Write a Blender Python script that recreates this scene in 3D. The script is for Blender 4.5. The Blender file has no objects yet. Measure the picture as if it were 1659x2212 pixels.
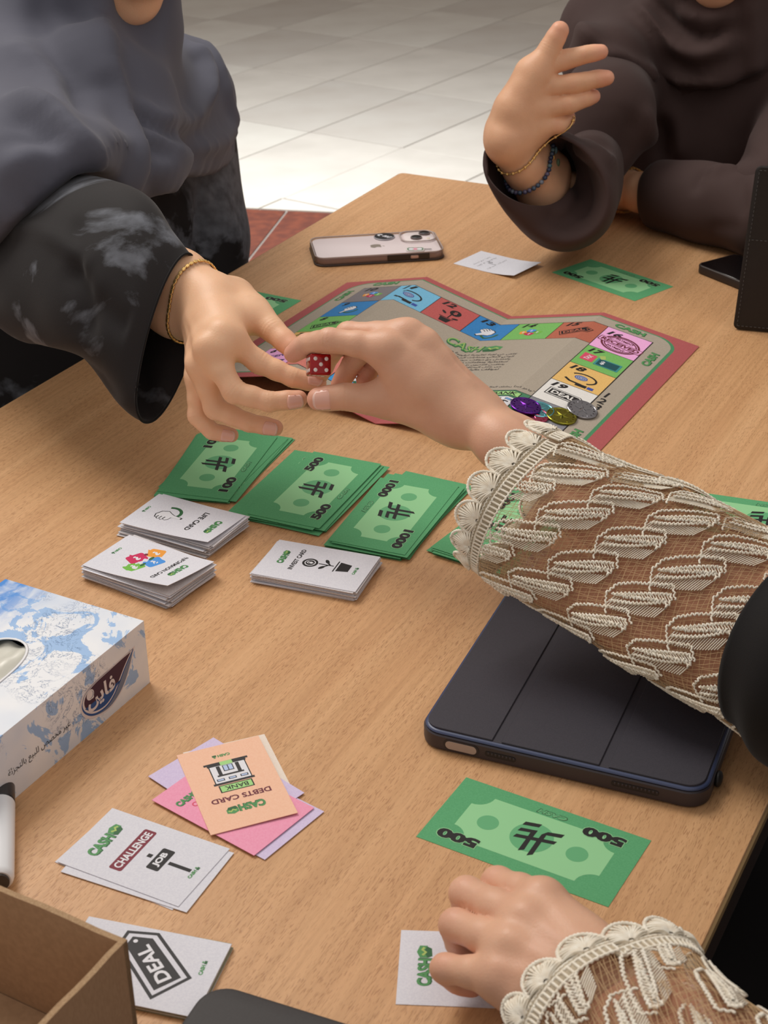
import bpy, bmesh, math, random
import numpy as np
from mathutils import Vector, Matrix
from mathutils.bvhtree import BVHTree

# ---------------------------------------------------------------- camera
TH = 0.74                      # table top height
FPX, PITCH, ROLL = 3415.0, 0.4983, -0.0154
CAMZ = TH + 0.62
IW, IH = 1659, 2212
SC = bpy.context.scene
COL = SC.collection
_cr, _sr, _cp, _sp = math.cos(ROLL), math.sin(ROLL), math.cos(PITCH), math.sin(PITCH)
cam_d = bpy.data.cameras.new('camera')
cam_d.sensor_fit = 'VERTICAL'; cam_d.sensor_height = 24.0; cam_d.sensor_width = 24.0
cam_d.lens = FPX / IH * 24.0
cam_d.clip_start = 0.05; cam_d.clip_end = 60
cam_d.dof.use_dof = True; cam_d.dof.focus_distance = 1.2; cam_d.dof.aperture_fstop = 15
cam = bpy.data.objects.new('camera', cam_d); COL.objects.link(cam)
def _dir(x, y):                # view direction of the lens plane point (x right, y up)
    x, y = _cr * x - _sr * y, _sr * x + _cr * y
    return Vector((x, _cp + y * _sp, -_sp + y * _cp))
_f = _dir(0, 0).normalized(); _r = (_dir(1, 0) - _dir(0, 0)).normalized(); _u = (_dir(0, 1) - _dir(0, 0)).normalized()
M = Matrix.Identity(4)
for i in range(3):
    M[i][0], M[i][1], M[i][2] = _r[i], _u[i], -_f[i]
M[2][3] = CAMZ
cam.matrix_world = M
SC.camera = cam

# ---------------------------------------------------------------- world, light, exposure
SC.view_settings.view_transform = 'Standard'; SC.view_settings.look = 'None'
SC.view_settings.gamma = 1.0; SC.view_settings.use_curve_mapping = False
SC.view_settings.exposure = 0.33
SC.cycles.use_denoising = True
SC.cycles.max_bounces = 8; SC.cycles.diffuse_bounces = 3; SC.cycles.glossy_bounces = 3
SC.cycles.transmission_bounces = 6; SC.cycles.transparent_max_bounces = 8
SC.cycles.caustics_reflective = False; SC.cycles.caustics_refractive = False
SC.cycles.sample_clamp_indirect = 4.0
W = bpy.data.worlds.new('room_ambience'); SC.world = W; W.use_nodes = True
bg = W.node_tree.nodes['Background']
bg.inputs[0].default_value = (1.0, 0.93, 0.87, 1); bg.inputs[1].default_value = 0.40
def area(name, loc, target, size, energy, color, size_y=None, spread=3.14159):
    l = bpy.data.lights.new(name, 'AREA'); l.energy = energy; l.spread = spread; l.color = color; l.size = size
    if size_y: l.shape = 'RECTANGLE'; l.size_y = size_y
    o = bpy.data.objects.new(name, l); COL.objects.link(o); o.location = loc
    o.rotation_euler = (Vector(target) - Vector(loc)).to_track_quat('-Z', 'Y').to_euler()
    o['kind'] = 'helper'
    return o
area('ceiling_light_panel', (-1.1, 2.3, 3.0), (0.0, 1.2, TH), 1.3, 36, (1.0, 0.95, 0.88))
area('ceiling_light_panel', (1.3, 0.4, 3.0), (0.1, 1.0, TH), 1.3, 4, (1.0, 0.93, 0.86))
area('floor_fill_light', (-0.35, 4.0, 2.9), (-0.35, 4.1, 0), 1.0, 38, (0.90, 0.96, 1.0), spread=1.55)  # added lamp with no visible source, brightens the floor behind the table

# ---------------------------------------------------------------- placing helpers
O = np.array([0, 0, CAMZ])
def ray(px, py):
    d = _dir((px - IW / 2) / FPX, -(py - IH / 2) / FPX)
    return np.array(d)
def at(px, py, h=0.0):         # the point at height h above the table top
    d = ray(px, py); t = (TH + h - CAMZ) / d[2]; return O + d * t
def aty(px, py, y):            # the point at distance y in front of the camera's foot
    d = ray(px, py); return O + d * (y / d[1])
def to_px(P):
    d = np.asarray(P, float) - O
    fw = d @ np.array(_f); return (d @ np.array(_r)) / fw * FPX + IW / 2, IH / 2 - (d @ np.array(_u)) / fw * FPX

def s2l(c):
    return tuple(((v / 255) / 12.92 if v / 255 <= .04045 else ((v / 255 + .055) / 1.055) ** 2.4) for v in c) + (1,)

# ---------------------------------------------------------------- materials
MATS = {}
def mat(name, rgb, rough=.6, metal=0, spec=.5, **kw):
    if name in MATS: return MATS[name]
    m = bpy.data.materials.new(name); m.use_nodes = True; MATS[name] = m
    nt = m.node_tree; b = nt.nodes['Principled BSDF']
    b.inputs['Base Color'].default_value = s2l(rgb); b.inputs['Roughness'].default_value = rough
    b.inputs['Metallic'].default_value = metal; b.inputs['Specular IOR Level'].default_value = spec
    for k, v in kw.items():
        b.inputs[k.replace('_', ' ')].default_value = v
    return m
def nodes(m): return m.node_tree.nodes, m.node_tree.links, m.node_tree.nodes['Principled BSDF']
def add(nt, t, **kw):
    n = nt.new(t)
    for k, v in kw.items():
        if k in n.inputs: n.inputs[k].default_value = v
        else: setattr(n, k, v)
    return n
def grain(name, rgb, rgb2, scale, rough=.7, bump=.0, detail=4, spec=.3, stretch=None, lo=.35, hi=.65, bdist=.0005, **kw):
    """two tones mixed by noise, with an optional fine relief"""
    m = mat(name, rgb, rough, spec=spec, **kw)
    n, l, b = nodes(m)
    tc = add(n, 'ShaderNodeTexCoord'); mp = add(n, 'ShaderNodeMapping')
    if stretch: mp.inputs['Scale'].default_value = stretch
    l.new(tc.outputs['Object'], mp.inputs['Vector'])
    nz = add(n, 'ShaderNodeTexNoise', Scale=scale, Detail=detail); l.new(mp.outputs[0], nz.inputs['Vector'])
    cr = add(n, 'ShaderNodeValToRGB'); e = cr.color_ramp.elements
    e[0].position = lo; e[1].position = hi; e[0].color = s2l(rgb); e[1].color = s2l(rgb2)
    l.new(nz.outputs['Fac'], cr.inputs[0]); l.new(cr.outputs[0], b.inputs['Base Color'])
    if bump:
        bp = add(n, 'ShaderNodeBump', Strength=bump, Distance=bdist); l.new(nz.outputs['Fac'], bp.inputs['Height'])
        l.new(bp.outputs[0], b.inputs['Normal'])
    return m

# ---------------------------------------------------------------- object helpers
def empty(name, loc=(0, 0, 0), rz=0.0):
    o = bpy.data.objects.new(name, None); COL.objects.link(o); o.location = loc; o.rotation_euler = (0, 0, rz)
    o.empty_display_size = .02
    return o
def tag(o, label=None, cat=None, group=None, kind=None):
    if label: o['label'] = label
    if cat: o['category'] = cat
    if group: o['group'] = group
    if kind: o['kind'] = kind
    return o
def mesh_obj(name, me, mats, parent=None, smooth=False):
    for m in (mats if isinstance(mats, (list, tuple)) else [mats]): me.materials.append(m)
    if smooth: me.polygons.foreach_set('use_smooth', [True] * len(me.polygons))
    o = bpy.data.objects.new(name, me); COL.objects.link(o)
    if parent: o.parent = parent
    return o
def from_vf(name, V, F, mats, parent=None, smooth=False, midx=None):
    me = bpy.data.meshes.new(name)
    V = np.asarray(V, float)
    me.from_pydata([tuple(v) for v in V], [], [tuple(int(i) for i in f) for f in F]); me.update()
    o = mesh_obj(name, me, mats, parent, smooth)
    if midx is not None: me.polygons.foreach_set('material_index', midx)
    return o
def from_np(name, V, F, mats, parent=None, smooth=True):
    """fast build for all-quad or all-triangle face arrays"""
    F = np.asarray(F, np.int32); V = np.asarray(V, np.float32); k = F.shape[1]
    me = bpy.data.meshes.new(name)
    me.vertices.add(len(V)); me.vertices.foreach_set('co', V.ravel())
    me.loops.add(F.size); me.loops.foreach_set('vertex_index', F.ravel())
    me.polygons.add(len(F)); me.polygons.foreach_set('loop_start', np.arange(0, F.size, k, dtype=np.int32))
    me.polygons.foreach_set('loop_total', np.full(len(F), k, np.int32))
    me.update(calc_edges=True); me.validate()
    return mesh_obj(name, me, mats, parent, smooth)
def from_bm(name, bm, mats, parent=None, smooth=False):
    me = bpy.data.meshes.new(name); bm.to_mesh(me); bm.free()
    return mesh_obj(name, me, mats, parent, smooth)
def box_bm(bm, x0, x1, y0, y1, z0, z1, bev=0, seg=2):
    r = bmesh.ops.create_cube(bm, size=1)
    vs = r['verts']
    for v in vs:
        v.co = Vector(((x0 + x1) / 2 + v.co.x * (x1 - x0), (y0 + y1) / 2 + v.co.y * (y1 - y0), (z0 + z1) / 2 + v.co.z * (z1 - z0)))
    if bev:
        es = list({e for v in vs for e in v.link_edges})
        bmesh.ops.bevel(bm, geom=es, offset=bev, segments=seg, affect='EDGES', profile=.5)
def box(name, dims, mats, parent=None, bev=0, seg=2, smooth=False):
    bm = bmesh.new(); box_bm(bm, *dims, bev=bev, seg=seg); return from_bm(name, bm, mats, parent, smooth)
def rrect(w, h, r, n=8):
    """outline of a rounded rectangle about the origin"""
    P = []
    for cx, cy, a0 in ((w / 2 - r, h / 2 - r, 0), (-w / 2 + r, h / 2 - r, 90), (-w / 2 + r, -h / 2 + r, 180), (w / 2 - r, -h / 2 + r, 270)):
        for i in range(n + 1):
            a = math.radians(a0 + 90 * i / n); P.append((cx + r * math.cos(a), cy + r * math.sin(a)))
    return P
def slab(name, outline_fn, zs, mats, parent=None, smooth=True, cap0=True, cap1=True):
    """stack of outlines: zs = [(z, inset)], outline_fn(inset) -> points"""
    V = []; F = []; n = None
    for z, ins in zs:
        P = outline_fn(ins); n = len(P); V += [(x, y, z) for x, y in P]
    for k in range(len(zs) - 1):
        for i in range(n):
            j = (i + 1) % n; F.append((k * n + i, k * n + j, (k + 1) * n + j, (k + 1) * n + i))
    if cap0: F.append(tuple(range(n - 1, -1, -1)))
    if cap1: F.append(tuple((len(zs) - 1) * n + i for i in range(n)))
    o = from_vf(name, V, F, mats, parent, smooth)
    return o
def crisp(o, ang=35):
    me = o.data; me.polygons.foreach_set('use_smooth', [True] * len(me.polygons)); me.set_sharp_from_angle(angle=math.radians(ang)); return o

def catmull(P, n):
    """smooth path through the control points, n samples per span"""
    P = np.asarray(P, float); out = []
    Q = np.vstack([2 * P[0] - P[1], P, 2 * P[-1] - P[-2]])
    for i in range(1, len(Q) - 2):
        for k in range(n):
            t = k / n; a, b, c, d = Q[i - 1], Q[i], Q[i + 1], Q[i + 2]
            out.append(.5 * ((2 * b) + (-a + c) * t + (2 * a - 5 * b + 4 * c - d) * t ** 2 + (-a + 3 * b - 3 * c + d) * t ** 3))
    out.append(P[-1]); return np.array(out)
def tubes(lines, radius, sides=5, closed=False):
    """threads: every polyline (n,3) becomes a thin tube; returns V, F arrays"""
    VV = []; FF = []; base = 0
    ca = np.cos(np.arange(sides) / sides * 2 * np.pi); sa = np.sin(np.arange(sides) / sides * 2 * np.pi)
    for L in lines:
        if isinstance(L, tuple): L, rr = L
        else: rr = radius
        L = np.asarray(L, float); n = len(L)
        if n < 2: continue
        if closed: T = np.roll(L, -1, 0) - np.roll(L, 1, 0)
        else: T = np.gradient(L, axis=0)
        T /= np.linalg.norm(T, axis=1)[:, None] + 1e-12
        ref = np.array([0.123, 0.31, 0.94]) if abs(T[0] @ [0.123, 0.31, 0.94]) < .9 else np.array([1.0, 0, 0])
        N = np.cross(T, ref); N /= np.linalg.norm(N, axis=1)[:, None] + 1e-12
        for i in range(1, n):
            if N[i] @ N[i - 1] < 0: N[i] = -N[i]
        B = np.cross(T, N)
        r = np.full(n, rr) if np.isscalar(rr) else np.asarray(rr)
        V = L[:, None, :] + r[:, None, None] * (ca[None, :, None] * N[:, None, :] + sa[None, :, None] * B[:, None, :])
        VV.append(V.reshape(-1, 3))
        m = n if closed else n - 1
        i = np.arange(m)[:, None] * sides; j = np.arange(sides)[None, :]; k = (j + 1) % sides
        i2 = ((np.arange(m) + 1) % n)[:, None] * sides
        FF.append(np.stack([i + j, i + k, i2 + k, i2 + j], -1).reshape(-1, 4) + base)
        base += n * sides
    return np.vstack(VV), np.vstack(FF)

# ---------------------------------------------------------------- organic surfaces: distance fields meshed by surface nets
class Field:
    def __init__(s, lo, hi, vox):
        s.vox = vox; s.lo = np.array(lo, float)
        s.n = np.maximum(4, np.ceil((np.array(hi) - s.lo) / vox).astype(int) + 1)
        s.new()
    def new(s): return np.full(tuple(s.n), 1.0, np.float32)
    def sub(s, lo, hi):
        a = np.clip(np.floor((lo - s.lo) / s.vox).astype(int), 0, s.n - 1); b = np.clip(np.ceil((hi - s.lo) / s.vox).astype(int) + 1, 1, s.n)
        sl = tuple(slice(a[i], max(b[i], a[i] + 1)) for i in range(3))
        ax = [(s.lo[i] + np.arange(sl[i].start, sl[i].stop) * s.vox).astype(np.float32) for i in range(3)]
        return sl, ax
    def cone(s, G, a, b, ra, rb, k=.003, flat=None):
        """smooth union of G with a round cone a-b"""
        a = np.asarray(a, np.float32); b = np.asarray(b, np.float32); R = max(ra, rb) + k + 3 * s.vox
        sl, (X, Y, Z) = s.sub(np.minimum(a, b) - R, np.maximum(a, b) + R)
        d = b - a; L2 = float(d @ d) + 1e-9
        px = X[:, None, None] - a[0]; py = Y[None, :, None] - a[1]; pz = Z[None, None, :] - a[2]
        t = np.clip((px * d[0] + py * d[1] + pz * d[2]) / L2, 0, 1)
        dist = np.sqrt((px - t * d[0]) ** 2 + (py - t * d[1]) ** 2 + (pz - t * d[2]) ** 2) - (ra + (rb - ra) * t)
        G[sl] = smin(G[sl], dist, k)
    def ell(s, G, c, ax, k=.003):
        """smooth union with an ellipsoid; ax = 3 vectors (axis * radius)"""
        c = np.asarray(c, np.float32); ax = np.asarray(ax, float)
        if ax.ndim == 1: ax = np.diag(ax)
        r = np.linalg.norm(ax, axis=1); R = float(r.max()) + k + 3 * s.vox
        sl, (X, Y, Z) = s.sub(c - R, c + R)
        P = np.stack(np.meshgrid(X - c[0], Y - c[1], Z - c[2], indexing='ij'), -1)
        q = P @ (ax / (r ** 2)[:, None]).T.astype(np.float32)
        k0 = np.sqrt((q ** 2).sum(-1)) + 1e-6
        q2 = q / r.astype(np.float32)
        k1 = np.sqrt((q2 ** 2).sum(-1)) + 1e-6
        dist = k0 * (k0 - 1) / k1
        G[sl] = smin(G[sl], dist, k)
    def mesh(s, G, iters=2):
        V, F = surface_nets(G, s.lo, s.vox)
        return laplace(V, F, iters), F
def smin(a, b, k):
    if k <= 0: return np.minimum(a, b)
    h = np.maximum(k - np.abs(a - b), 0) / k
    return np.minimum(a, b) - h * h * k * .25
def surface_nets(G, lo, vox):
    S = G < 0
    nx, ny, nz = G.shape
    C = np.zeros((nx - 1, ny - 1, nz - 1), np.int8)
    for dx in (0, 1):
        for dy in (0, 1):
            for dz in (0, 1):
                C += S[dx:nx - 1 + dx, dy:ny - 1 + dy, dz:nz - 1 + dz]
    act = (C > 0) & (C < 8)
    idx = np.full(act.shape, -1, np.int64); ii = np.argwhere(act); idx[act] = np.arange(len(ii))
    P = np.zeros((len(ii), 3)); cnt = np.zeros(len(ii))
    cs = [(0, 0, 0), (1, 0, 0), (0, 1, 0), (1, 1, 0), (0, 0, 1), (1, 0, 1), (0, 1, 1), (1, 1, 1)]
    E = [(0, 1), (2, 3), (4, 5), (6, 7), (0, 2), (1, 3), (4, 6), (5, 7), (0, 4), (1, 5), (2, 6), (3, 7)]
    vals = [G[ii[:, 0] + c[0], ii[:, 1] + c[1], ii[:, 2] + c[2]] for c in cs]
    for a, b in E:
        m = (vals[a] < 0) != (vals[b] < 0)
        t = np.where(m, vals[a] / (vals[a] - vals[b] + 1e-12), 0)
        ca, cb = np.array(cs[a]), np.array(cs[b])
        P += np.where(m[:, None], ca + t[:, None] * (cb - ca), 0); cnt += m
    V = (ii + P / np.maximum(cnt, 1)[:, None]) * vox + lo
    F = []
    for ax in range(3):
        u, v = [(1, 2), (2, 0), (0, 1)][ax]
        A = [slice(1, -1)] * 3; A[ax] = slice(0, -1); Bs = list(A); Bs[ax] = slice(1, None)
        s0 = S[tuple(A)]; s1 = S[tuple(Bs)]
        for flip, m in ((False, s0 & ~s1), (True, ~s0 & s1)):
            q = np.argwhere(m)
            if not len(q): continue
            q = q + 1; q[:, ax] -= 1
            def cell(du, dv):
                w = q.copy(); w[:, u] += du; w[:, v] += dv; return idx[w[:, 0], w[:, 1], w[:, 2]]
            f = np.stack([cell(-1, -1), cell(0, -1), cell(0, 0), cell(-1, 0)], 1)
            F.append(f[:, ::-1] if flip else f)
    F = np.vstack(F); F = F[(F >= 0).all(1)]
    return V, F
def laplace(V, F, it, lam=.5):
    n = len(V); e0 = np.concatenate([F[:, 0], F[:, 1], F[:, 2], F[:, 3]]); e1 = np.concatenate([F[:, 1], F[:, 2], F[:, 3], F[:, 0]])
    deg = np.bincount(e0, minlength=n) + np.bincount(e1, minlength=n) + 1e-9
    for k in range(it):
        A = np.zeros_like(V)
        for c in range(3):
            A[:, c] = (np.bincount(e0, V[e1, c], n) + np.bincount(e1, V[e0, c], n)) / deg
        V = V + lam * (A - V)
    return V
def vnormals(V, F):
    n = np.cross(V[F[:, 2]] - V[F[:, 0]], V[F[:, 3]] - V[F[:, 1]])
    N = np.zeros_like(V)
    for k in range(4):
        for c in range(3): N[:, c] += np.bincount(F[:, k], n[:, c], len(V))
    return N / (np.linalg.norm(N, axis=1)[:, None] + 1e-12)
def noise3(P, s, seed=0):
    """cheap smooth pseudo-noise"""
    r = np.random.RandomState(seed); o = np.zeros(len(P))
    for k in range(7):
        d = r.normal(size=3); d /= np.linalg.norm(d); o += np.sin(P @ d * s * (0.7 + .25 * k) + r.uniform(0, 6.28))
    return o / 3.5
def folds(V, F, lines, N=None):
    """raise cloth along lines on the surface: each line = (points3d, width, height, kind);
    'ridge' is a rounded fold, 'groove' a sunk one, 'step' a hem lying over the cloth (raised on the left of the line)"""
    if N is None: N = vnormals(V, F)
    D = np.zeros(len(V))
    for pts, w, hgt, kind in lines:
        C = catmull(pts, 8)
        lo = C.min(0) - 4 * w; hi = C.max(0) + 4 * w
        m = np.where(((V > lo) & (V < hi)).all(1))[0]
        if not len(m): continue
        best = np.full(len(m), 9.0); side = np.zeros(len(m)); tt = np.zeros(len(m))
        for i in range(len(C) - 1):
            a, b = C[i], C[i + 1]; d = b - a; L = d @ d + 1e-12
            t = np.clip((V[m] - a) @ d / L, 0, 1); q = V[m] - a - t[:, None] * d
            dist = np.linalg.norm(q, axis=1); u = dist < best
            best[u] = dist[u]; side[u] = np.einsum('ij,ij->i', np.cross(d, q), N[m])[u]; tt[u] = ((i + t) / (len(C) - 1))[u]
        tap = np.clip(np.minimum(tt, 1 - tt) * 6, 0, 1) if kind != 'step' else np.clip(np.minimum(tt, 1 - tt) * 12 + .3, 0, 1)
        g = np.exp(-(best / w) ** 2)
        if kind == 'ridge': D[m] += hgt * g * tap
        elif kind == 'groove': D[m] -= hgt * g * tap
        else:
            sgn = np.where(side > 0, best, -best)
            D[m] += hgt * tap * np.where(sgn > 0, np.exp(-sgn / w), 0) * np.clip(sgn / .006, 0, 1)
    return laplace(V + N * D[:, None], F, 2)
# ================================================================ FLOOR
TA = math.atan2(.497, .342)
def build_floor():
    g = mat('grout', (136, 128, 120), .8)
    fl = box('floor', (-7, 7, -3, 11, -.05, -.004), g); tag(fl, kind='structure')
    tm = [grain('tile_pale_%d' % i, c, c2, 5, .42, .0, lo=.3, hi=.7, spec=.45) for i, (c, c2) in enumerate([((198, 190, 180), (186, 178, 168)), ((190, 183, 174), (182, 173, 163)), ((202, 196, 186), (192, 184, 174))])]
    rm = grain('tile_terracotta', (112, 60, 44), (92, 50, 40), 30, .38, .0, lo=.35, hi=.6, spec=.5)
    o = np.array([-.274, 4.373]); ea = np.array([math.cos(TA), math.sin(TA)]); eb = np.array([-math.sin(TA), math.cos(TA)])
    SA, SB = .615, .357
    def tile_mesh(w, h, m, clip=None):
        bm = bmesh.new(); box_bm(bm, 0, w, 0, h, -.004, 0, bev=.0012, seg=1); me = bpy.data.meshes.new('tile'); bm.to_mesh(me); bm.free(); me.materials.append(m); return me
    ms = [tile_mesh(SA - .006, SB - .006, m) for m in tm]
    rnd = random.Random(4)
    line = lambda x: 4.213 - .2 * x           # far edge of the red-brown border
    n = 0
    for i in range(-5, 11):
        for j in range(-12, 14):
            c = o + i * SA * ea + j * SB * eb
            cs = [c, c + SA * ea, c + SA * ea + SB * eb, c + SB * eb]
            if not (-3.4 < c[0] < 3.6 and c[1] < 9.4): continue
            if all(p[1] < line(p[0]) for p in cs): continue
            if all(p[1] > line(p[0]) + .0 for p in cs):
                t = bpy.data.objects.new('tile', ms[rnd.randrange(3)]); COL.objects.link(t); t.parent = fl
                t.location = (c[0], c[1], 0); t.rotation_euler = (0, 0, TA)
            else:                               # a tile cut along the border
                P = [c + ea * .003 + eb * .003, c + (SA - .003) * ea + .003 * eb, c + (SA - .003) * ea + (SB - .003) * eb, c + .003 * ea + (SB - .003) * eb]
                Q = []
                for k in range(4):
                    a, b = P[k], P[(k + 1) % 4]; fa = a[1] - line(a[0]) - .004; fb = b[1] - line(b[0]) - .004
                    if fa >= 0: Q.append(a)
                    if fa * fb < 0: Q.append(a + (b - a) * fa / (fa - fb))
                if len(Q) < 3: continue
                m = len(Q); V = [(q[0], q[1], 0) for q in Q] + [(q[0], q[1], -.004) for q in Q]
                F = [tuple(range(m)), tuple(range(2 * m - 1, m - 1, -1))] + [(k, m + k, m + (k + 1) % m, (k + 1) % m) for k in range(m)]
                from_vf('tile', V, F, ms[rnd.randrange(3)].materials[0], fl)
    # red-brown border tiles: big squares laid along the border line
    d = np.array([1, -.2]); d /= np.linalg.norm(d); p = np.array([-d[1], d[0]]) * -1
    q0 = np.array([-.262, line(-.262)])
    me = tile_mesh(.594, .594, rm)
    for i in range(-5, 6):
        for j in range(0, 5):
            c = q0 + d * (i * .6 + .012 - .003) - np.array([0, 0]) + p * (j + 1) * .6
            t = bpy.data.objects.new('tile', me); COL.objects.link(t); t.parent = fl; t.location = (c[0], c[1], 0)
            t.rotation_euler = (0, 0, math.atan2(d[1], d[0])); t['label'] = 'red-brown marbled tile'
build_floor()
wm = grain('wall_paint', (112, 92, 80), (104, 86, 74), 3, .8)
w = box('wall_back', (-7, 7, 10.6, 10.7, 0, 3.6), wm); tag(w, kind='structure')

# ================================================================ TABLE
FAR = np.array([.0294, 2.1025]); TD = np.array([-.463, -.886]); TD /= np.linalg.norm(TD); TP = np.array([-TD[1], TD[0]])
TP = TP if TP[0] > 0 else -TP
LEN, WID = 1.80, .802
def wood_mat():
    m = mat('beech_laminate', (214, 164, 120), .42, spec=.4); n, l, b = nodes(m)
    tc = add(n, 'ShaderNodeTexCoord')
    def nz(scale, st, detail=3, rough=.5):
        mp = add(n, 'ShaderNodeMapping'); mp.inputs['Scale'].default_value = st; l.new(tc.outputs['Object'], mp.inputs[0])
        t = add(n, 'ShaderNodeTexNoise', Scale=scale, Detail=detail, Roughness=rough); l.new(mp.outputs[0], t.inputs['Vector']); return t
    def ramp(src, stops):
        r = add(n, 'ShaderNodeValToRGB'); e = r.color_ramp.elements
        e[0].position, e[0].color = stops[0][0], stops[0][1]; e[1].position, e[1].color = stops[-1][0], stops[-1][1]
        for p, c in stops[1:-1]:
            x = e.new(p); x.color = c
        l.new(src.outputs['Fac'], r.inputs[0]); return r
    broad = ramp(nz(1, (1.3, 42, 1), 5, .62), [(.25, s2l((205, 156, 111))), (.5, s2l((213, 165, 119))), (.75, s2l((221, 175, 129)))])
    fine = ramp(nz(1, (7, 330, 1), 3, .6), [(.32, (.88, .86, .83, 1)), (.62, (1.03, 1.03, 1.03, 1))])
    fl = ramp(nz(1, (190, 1500, 1), 1, .3), [(.585, (0, 0, 0, 1)), (.66, (1, 1, 1, 1))])
    gate = ramp(nz(1, (14, 60, 1), 2), [(.34, (.35, .35, .35, 1)), (.52, (1, 1, 1, 1))])
    mx = add(n, 'ShaderNodeMix', data_type='RGBA', blend_type='MULTIPLY'); mx.inputs[0].default_value = 1
    l.new(broad.outputs[0], mx.inputs[6]); l.new(fine.outputs[0], mx.inputs[7])
    mg = add(n, 'ShaderNodeMath', operation='MULTIPLY'); l.new(fl.outputs[0], mg.inputs[0]); l.new(gate.outputs[0], mg.inputs[1])
    m2 = add(n, 'ShaderNodeMath', operation='MULTIPLY'); m2.inputs[1].default_value = .42; l.new(mg.outputs[0], m2.inputs[0])
    mx2 = add(n, 'ShaderNodeMix', data_type='RGBA'); l.new(m2.outputs[0], mx2.inputs[0]); l.new(mx.outputs[2], mx2.inputs[6]); mx2.inputs[7].default_value = s2l((140, 88, 52))
    l.new(mx2.outputs[2], b.inputs['Base Color'])
    bp = add(n, 'ShaderNodeBump', Strength=.25, Distance=.0003, invert=True); l.new(mg.outputs[0], bp.inputs['Height']); l.new(bp.outputs[0], b.inputs['Normal'])
    return m
def build_table():
    wood = wood_mat(); band = mat('brown_edge_band', (54, 42, 38), .45); lip = mat('tan_edge_lip', (150, 122, 84), .5); steel = mat('grey_painted_steel', (96, 98, 102), .4, .4)
    ctr = FAR + TD * LEN / 2 + TP * WID / 2
    t = empty('table', (ctr[0], ctr[1], 0), math.atan2(TD[1], TD[0]))
    tag(t, 'long beech-veneer meeting table covered with game cards and tablets', 'table')
    L, Wd = LEN / 2, WID / 2
    o = slab('tabletop', lambda i: [(x, y) for x, y in rrect(2 * L - 2 * i, 2 * Wd - 2 * i, .006, 3)], [(TH - .004, .0005), (TH - .0015, 0.0004), (TH, .0016)], wood, t, False, True, True)
    e = slab('edge_band', lambda i: [(x, y) for x, y in rrect(2 * L - 2 * i, 2 * Wd - 2 * i, .006, 3)], [(TH - .030, .001), (TH - .028, -.0003), (TH - .0045, -.0003), (TH - .004, .0008)], band, t, False)
    e2 = slab('edge_lip', lambda i: [(x, y) for x, y in rrect(2 * L - 2 * i, 2 * Wd - 2 * i, .006, 3)], [(TH - .0045, 0.0002), (TH - .0042, -.0012), (TH - .0012, -.0006), (TH - .0006, .0008)], lip, t, False, True, False)
    bm = bmesh.new()
    for s in (-1, 1): box_bm(bm, -L + .07, L - .07, s * (Wd - .08) - .012, s * (Wd - .08) + .012, TH - .075, TH - .031)
    for s in (-1, 1): box_bm(bm, s * (L - .08) - .012, s * (L - .08) + .012, -Wd + .09, Wd - .09, TH - .075, TH - .031)
    from_bm('under_frame', bm, steel, t)
    for sx in (-1, 1):
        for sy in (-1, 1):
            box('leg', (sx * (L - .09) - .022, sx * (L - .09) + .022, sy * (Wd - .09) - .022, sy * (Wd - .09) + .022, 0, TH - .031), steel, t, bev=.003)
build_table()

# ================================================================ PRINTING: flat marks laid on paper as thin coloured shapes
_txt = {}
def text_geo(s, bold=0.0, shear=0.0):
    key = (s, bold, shear)
    if key not in _txt:
        c = bpy.data.curves.new('text', 'FONT'); c.body = s; c.offset = bold; c.shear = shear; c.resolution_u = 3; c.fill_mode = 'FRONT'
        o = bpy.data.objects.new('text', c); COL.objects.link(o); bpy.context.view_layer.update()
        me = bpy.data.meshes.new_from_object(o.evaluated_get(bpy.context.evaluated_depsgraph_get()))
        V = np.array([v.co[:2] for v in me.vertices]).reshape(-1, 2); F = [tuple(p.vertices) for p in me.polygons]
        bpy.data.objects.remove(o); bpy.data.curves.remove(c); bpy.data.meshes.remove(me)
        if len(V): V = V - (V.min(0) + V.max(0)) / 2
        _txt[key] = (V, F)
    return _txt[key]
AR = {'ا': ('\uFE8D', '\uFE8E'), 'أ': ('\uFE83', '\uFE84'), 'إ': ('\uFE87', '\uFE88'), 'د': ('\uFEA9', '\uFEAA'), 'ذ': ('\uFEAB', '\uFEAC'), 'ر': ('\uFEAD', '\uFEAE'), 'ز': ('\uFEAF', '\uFEB0'),
      'و': ('\uFEED', '\uFEEE'), 'ة': ('\uFE93', '\uFE94'), 'ى': ('\uFEEF', '\uFEF0'), 'ء': ('\uFE80', '\uFE80')}
for _i, _ch in enumerate('بتثجحخ'): pass
_dual = {'ب': 0xFE8F, 'ت': 0xFE95, 'ث': 0xFE99, 'ج': 0xFE9D, 'ح': 0xFEA1, 'خ': 0xFEA5, 'س': 0xFEB1, 'ش': 0xFEB5, 'ص': 0xFEB9, 'ض': 0xFEBD, 'ط': 0xFEC1, 'ظ': 0xFEC5, 'ع': 0xFEC9, 'غ': 0xFECD,
         'ف': 0xFED1, 'ق': 0xFED5, 'ك': 0xFED9, 'ل': 0xFEDD, 'م': 0xFEE1, 'ن': 0xFEE5, 'ه': 0xFEE9, 'ي': 0xFEF1, 'ئ': 0xFE89}
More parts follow.
